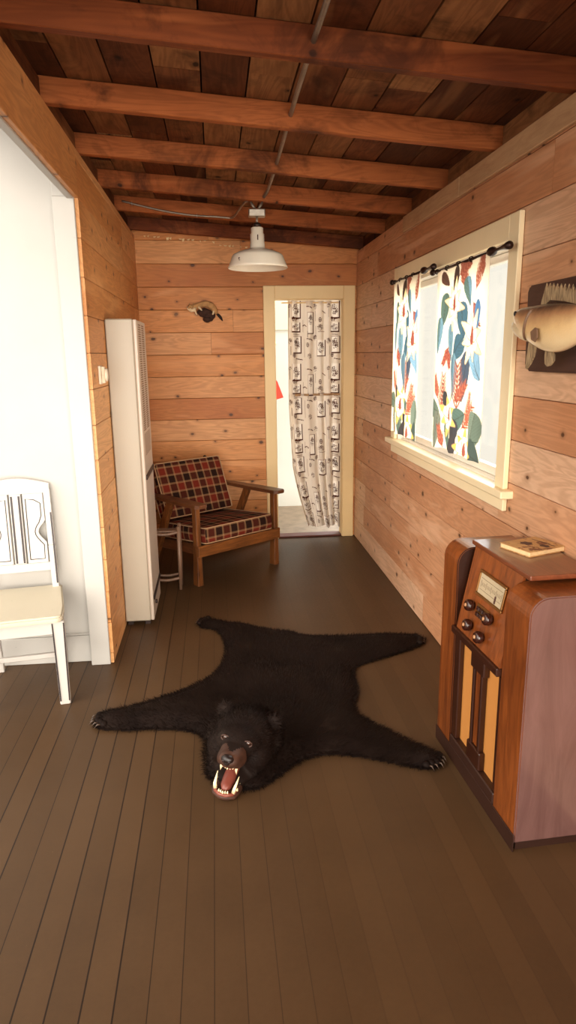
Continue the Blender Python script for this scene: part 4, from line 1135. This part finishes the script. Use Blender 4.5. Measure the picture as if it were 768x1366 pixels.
# fur tufts grown into the same skin mesh
def fur(bm, P, N, F, L, Wd, rng, lift=.45, mi=0):
    n = len(P)
    for i in range(n):
        p = Vector(P[i]); nn = Vector(N[i]); f = Vector(F[i]); l = L * rng.uniform(.55, 1.2)
        d = (f + nn * lift * rng.uniform(.5, 1.4) + Vector(rng.normal(0, .28, 3))).normalized()
        s = d.cross(nn)
        if s.length < 1e-3: continue
        s = s.normalized() * Wd * rng.uniform(.6, 1.3)
        a = bm.verts.new(p - s); b = bm.verts.new(p + s)
        m1 = p + d * l * .55; d2 = (d - nn * .35).normalized()
        c = bm.verts.new(m1 + s * .6); e = bm.verts.new(m1 - s * .6); tp = bm.verts.new(m1 + d2 * l * .45)
        if tp.co.z < .002: tp.co.z = .002
        bm.faces.new((a, b, c, e)).material_index = mi; bm.faces.new((e, c, tp)).material_index = mi
nf = 42000
px = nrng.uniform(-.62, 1.15, nf * 3); py = nrng.uniform(2.1, 3.86, nf * 3); k = inside(px, py); px = px[k][:nf]; py = py[k][:nf]
d = edist(px, py); pz = rug_h(px, py, d) - .003
# flow outward from spine and towards the tail
fx = (px - .2) * 1.2; fy = (py - 2.75) * .9 + .25
ln_ = np.hypot(fx, fy) + 1e-6; F = np.stack([fx / ln_, fy / ln_, np.zeros_like(px)], -1)
P = np.stack([px, py, np.maximum(pz, .006)], -1); Nn = np.tile([0, 0, 1.0], (len(px), 1))
fur(bm, P, Nn, F, .026, .0011, nrng)
# edge fringe
m = len(POLY)
E_P = []; E_F = []
for i in range(m):
    a = POLY[i]; b = POLY[(i + 1) % m]; t2 = b - a; nrm = np.array([t2[1], -t2[0]]); nrm = nrm / (np.linalg.norm(nrm) + 1e-9)
    # outward test
    mid = (a + b) / 2 + nrm * .01
    if inside(np.array([mid[0]]), np.array([mid[1]]))[0]: nrm = -nrm
    for q in range(int(np.linalg.norm(t2) / .0011)):
        p = a + t2 * nrng.random() - nrm * nrng.uniform(0, .016); E_P.append((p[0], p[1], nrng.uniform(.004, .014))); E_F.append((nrm[0], nrm[1], -.1))
fur(bm, np.array(E_P), np.tile([0, 0, 1.0], (len(E_P), 1)), np.array(E_F), .016, .0012, nrng, .2)
obj('hide', bm, M['fur'], rug)

# head: frame F forward, R right(viewer's right when facing), U up
HC = Vector((.058, 2.29, .138))
def warp(c):
    if c.z < -.05: c.z -= .012 * smoothstep(-.05, -.085, c.z)
    if c.z < -.05 and c.y > .03 and abs(c.x) < .08: c.x *= 1.14
    if c.y > .05 and c.z < -.07: c.y += .030 * smoothstep(.05, .12, c.y) * smoothstep(-.07, -.1, c.z)
    return c
Fd = Vector((-.36, -1.0, .06)).normalized(); Rd = Fd.cross(Vector((0, 0, 1))).normalized() * -1; Ud = Fd.cross(Rd).normalized()
if Ud.z < 0: Ud = -Ud
# Rd: viewer's right ( +x side )
if Rd.x < 0: Rd = -Rd
roll = math.radians(9)
Rd, Ud = Rd * math.cos(roll) - Ud * math.sin(roll), Ud * math.cos(roll) + Rd * math.sin(roll)
HM = Matrix(((Rd.x, Fd.x, Ud.x, HC.x), (Rd.y, Fd.y, Ud.y, HC.y), (Rd.z, Fd.z, Ud.z, HC.z), (0, 0, 0, 1)))
def ev_remesh(bm, name, voxel, smooth_it, levels=0):
    me = bpy.data.meshes.new(name + '_src'); bm.to_mesh(me); bm.free()
    o = bpy.data.objects.new(name + '_src', me); C.objects.link(o)
    r = o.modifiers.new('r', 'REMESH'); r.mode = 'VOXEL'; r.voxel_size = voxel
    s = o.modifiers.new('s', 'SMOOTH'); s.factor = .6; s.iterations = smooth_it
    dg = bpy.context.evaluated_depsgraph_get(); dg.update()
    out = bpy.data.meshes.new_from_object(o.evaluated_get(dg)); bpy.data.objects.remove(o); bpy.data.meshes.remove(me)
    return out
bm = NB()
E_ = lambda c, r, rx=0: ellipsoid(bm, c, r, Matrix.Rotation(rx, 4, 'X'))
E_((0, -.02, .0), (.112, .115, .092)); E_((0, .05, .015), (.085, .08, .06))            # skull, brow
E_((-.065, .02, -.03), (.058, .085, .062)); E_((.065, .02, -.03), (.058, .085, .062))   # cheeks
E_((0, -.10, -.03), (.135, .12, .09))                                                   # neck ruff
E_((0, .115, .008), (.05, .075, .036), -.05); E_((0, .165, .006), (.043, .04, .031))         # upper muzzle
E_((-.028, .13, -.008), (.026, .055, .026)); E_((.028, .13, -.008), (.026, .055, .026))     # lips
E_((-.066, .045, -.055), (.02, .035, .055)); E_((.066, .045, -.055), (.02, .035, .055))   # mouth corners
E_((0, .03, -.095), (.078, .08, .035))                                                    # jaw root
E_((-.03, .085, -.112), (.02, .075, .018), -.18); E_((.03, .085, -.112), (.02, .075, .018), -.18); E_((0, .145, -.122), (.034, .026, .017))
E_((0, .09, -.122), (.04, .07, .012), -.18)
E_((-.098, -.055, .06), (.026, .016, .03)); E_((.098, -.055, .06), (.026, .016, .03))   # ears
me = ev_remesh(bm, 'head', .0055, 4)
bm = NB(); bm.from_mesh(me); bpy.data.meshes.remove(me)
bm.verts.ensure_lookup_table(); bm.normal_update()
Vp = np.array([v.co[:] for v in bm.verts]); Vn = np.array([v.normal[:] for v in bm.verts])
for f in bm.faces:
    c = f.calc_center_median(); f.smooth = True
    snout = c.y > .125 and c.z > -.03 and c.z < .036
    jaw = c.y > .10 and c.z < -.10
    f.material_index = 1 if (snout or jaw) else 0
# fur roots on the head
idx = nrng.integers(0, len(Vp), 15000); P = Vp[idx] + nrng.normal(0, .0025, (len(idx), 3)); Nn = Vn[idx]
keep = (P[:, 1] < .12) & ~((P[:, 1] > .03) & (P[:, 2] < -.03) & (np.abs(P[:, 0]) < .062)) & ~((P[:, 1] > .085) & (np.abs(np.abs(P[:, 0]) - .044) < .014) & (P[:, 2] > .028) & (P[:, 2] < .058))
P = P[keep]; Nn = Nn[keep]
Ff = np.stack([np.sign(P[:, 0]) * .25 + 0 * P[:, 0], -np.ones(len(P)), -.25 * np.ones(len(P))], -1)
Ff = Ff / np.linalg.norm(Ff, axis=1)[:, None]
Ff = Ff - Nn * np.sum(Ff * Nn, 1)[:, None]
def fur2(bm, P, N, F, L, Wd, rng, lift):
    for i in range(len(P)):
        p = Vector(P[i]); nn = Vector(N[i]); f = Vector(F[i])
        l = L * (.35 + .65 * smoothstep(.07, -.06, P[i][1])) * rng.uniform(.6, 1.2)
        d = (f + nn * lift + Vector(rng.normal(0, .2, 3))).normalized(); s = d.cross(nn)
        if s.length < 1e-3: continue
        s = s.normalized() * Wd
        a = bm.verts.new(p - s); b = bm.verts.new(p + s); c = bm.verts.new(p + d * l * .6); e = bm.verts.new(p + (d * .95 - nn * .1).normalized() * l)
        bm.faces.new((a, b, c)).material_index = 0; bm.faces.new((a, c, e)).material_index = 0
fur2(bm, P, Nn, Ff, .03, .0012, nrng, .3)
for v in bm.verts:
    v.co = HM @ warp(v.co)
    if v.co.z < .004: v.co.z = .004 + (v.co.z - .004) * .02
    if v.co.z < .002: v.co.z = .002
hd = obj('head', bm, [M['fur'], M['muzzle']], rug)
def hpart(name, bm, mat, smooth=True, parent=None):
    for v in bm.verts: v.co = HM @ warp(v.co)
    return obj(name, bm, mat, parent or hd, smooth)
bm = NB(); ellipsoid(bm, (0, .198, .022), (.023, .016, .016)); ellipsoid(bm, (0, .197, .008), (.013, .012, .012)); hpart('nose', bm, M['nose'])
bm = NB(); 
for s in (-1, 1): ellipsoid(bm, (s * .011, .2135, .020), (.0045, .002, .0055), seg=10, rings=6)
hpart('nostril', bm, M['mouth'])
for s in (-1, 1):
    bm = NB(); ellipsoid(bm, (s * .044, .098, .042), (.0105, .0095, .0105)); e = hpart('eye', bm, M['eye'])
    bm = NB(); 
    for zz in (1, -1):
        tube(bm, [(s * .044 + .015 * math.cos(a), .102 + .004 * math.sin(a), .042 + zz * .0105 * math.sin(a)) for a in np.linspace(0, PI, 9)], [.0015] + [.003] * 7 + [.0015], 6)
    hpart('eyelid', bm, M['eyelid'], parent=e)
bm = NB(); box(bm, (-.058, .02, -.108), (.058, .05, -.008), .008); 
ellipsoid(bm, (0, .10, -.022), (.036, .07, .012)); ellipsoid(bm, (0, .08, -.106), (.036, .06, .008), Matrix.Rotation(-.18, 4, 'X')); hpart('mouth_lining', bm, M['mouth'])
bm = NB(); tube(bm, [(0, .045, -.06), (0, .07, -.072), (0, .10, -.088), (0, .13, -.098), (0, .15, -.102)], [.018, .019, .019, .016, .007], 12)
for v in bm.verts: v.co.x *= 1.15; 
hpart('tongue', bm, M['tongue'])
bm = NB()
arc = [(s_ * .036, y_, -.104 - (y_ - .04) * .12) for s_, y_ in ((-1, .04), (-1, .08), (-1, .12))] + [(-.027, .152, -.110), (-.01, .163, -.112), (.01, .163, -.112), (.027, .152, -.110)] + [(s_ * .036, y_, -.104 - (y_ - .04) * .12) for s_, y_ in ((1, .12), (1, .08), (1, .04))]
tube(bm, arc, .0065, 8)
arc2 = [(-.036, .07, -.022), (-.036, .11, -.022), (-.03, .15, -.02), (-.012, .178, -.017), (.012, .178, -.017), (.03, .15, -.02), (.036, .11, -.022), (.036, .07, -.022)]
tube(bm, arc2, .008, 8); hpart('gums', bm, M['gum'])
def tooth(base, tip, r):
    bm = NB(); b = Vector(base); t2 = Vector(tip); mid = (b + t2) / 2 + Vector((0, .003, 0)); tube(bm, [b, mid, t2], [r, r * .8, r * .15], 10); hpart('tooth', bm, M['tooth'])
tooth((-.029, .155, -.020), (-.027, .156, -.055), .0062); tooth((.029, .155, -.020), (.027, .156, -.055), .0062)
tooth((-.03, .145, -.106), (-.036, .150, -.062), .0068); tooth((.03, .145, -.106), (.036, .150, -.062), .0068)
for x_ in (-.018, -.009, 0, .009, .018):
    tooth((x_, .176 - abs(x_) * .5, -.02), (x_, .178 - abs(x_) * .5, -.033), .0038)
    tooth((x_ * .8, .162 - abs(x_) * .3, -.107), (x_ * .8, .164 - abs(x_) * .3, -.094), .0036)
for s in (-1, 1):
    for y_ in (.06, .08, .10, .122): tooth((s * .036, y_, -.104 - (y_ - .04) * .12), (s * .037, y_, -.088 - (y_ - .04) * .12), .0048); tooth((s * .036, y_, -.02), (s * .036, y_, -.035), .0048)
# claws and toe pads on the paws
def paw(pos, dirn, n=5, L=.03, name='paw'):
    dv = Vector((dirn[0], dirn[1], 0)).normalized(); sd = Vector((-dv.y, dv.x, 0))
    bm = NB()
    for k in range(n):
        o_ = (k - (n - 1) / 2) * .021; c = Vector((*pos, .018)) + sd * o_ + dv * (.012 - abs(o_) * .35)
        ellipsoid(bm, c, (.017, .017, .014), seg=12, rings=8)
    pw = obj(name, bm, M['fur'], rug, smooth=True)
    for k in range(n):
        o_ = (k - (n - 1) / 2) * .021; c = Vector((*pos, .018)) + sd * o_ + dv * (.024 - abs(o_) * .35)
        bm = NB(); tube(bm, [c, c + dv * L * .5 + Vector((0, 0, .003)), c + dv * L + Vector((0, 0, -.012))], [.0042, .0036, .0008], 8); obj('claw', bm, M['claw'], pw, smooth=True)
paw((-.545, 2.70), (-1, -.35)); paw((.785, 2.23), (.6, -.75), L=.024); paw((-.12, 3.765), (-.7, .5), L=.02); paw((1.06, 3.335), (1, .0), L=.02)

# ------------------------------------------------------------------ world and daylight
W = bpy.data.worlds.new('World'); bpy.context.scene.world = W; W.use_nodes = True
bg = W.node_tree.nodes['Background']; bg.inputs[0].default_value = (1.0, .93, .815, 1); bg.inputs[1].default_value = 1.05
def sun(name, energy, dirn, angle, col):
    l = bpy.data.lights.new(name, 'SUN'); l.energy = energy; l.angle = math.radians(angle); l.color = col
    o = bpy.data.objects.new(name, l); C.objects.link(o)
    o.rotation_euler = Vector(dirn).to_track_quat('-Z', 'Y').to_euler(); return o
sun('fill_sun_front', 6.2, (-.14, 1, -.07), 45, (1, .93, .82))          # fill sun added behind the camera to brighten the room
sun('daylight_left', 4.2, (.72, .62, -.5), 60, (1, .93, .84))            # daylight from the neighbouring room
sun('daylight_window', 11.0, (-1, .35, -.16), 60, (1, .95, .88))         # sky seen from the right hand window
sun('daylight_rear', 6.0, (-.62, -.75, -.34), 30, (.9, .95, 1))         # daylight falling into the rear room

# ------------------------------------------------------------------ camera
cam = bpy.data.cameras.new('Camera'); co = bpy.data.objects.new('Camera', cam); C.objects.link(co)
f_, pit, yaw, rol, hh_ = 894.2, .2319, .1041, -.013, 1.5533
cy, sy, cp, sp2 = math.cos(yaw), math.sin(yaw), math.cos(pit), math.sin(pit)
fw = Vector((sy * cp, cy * cp, -sp2)); rt = Vector((cy, -sy, 0)); up = rt.cross(fw)
r2 = math.cos(rol) * rt + math.sin(rol) * up; u2 = -math.sin(rol) * rt + math.cos(rol) * up
co.matrix_world = Matrix(((r2.x, u2.x, -fw.x, 0), (r2.y, u2.y, -fw.y, 0), (r2.z, u2.z, -fw.z, hh_), (0, 0, 0, 1)))
cam.sensor_fit = 'VERTICAL'; cam.sensor_height = 24; cam.lens = f_ / 1366 * 24; cam.clip_start = .02
sc = bpy.context.scene; sc.camera = co
sc.view_settings.view_transform = 'Standard'; sc.view_settings.look = 'None'; sc.view_settings.gamma = 1; sc.view_settings.use_curve_mapping = False
sc.view_settings.exposure = 0.0
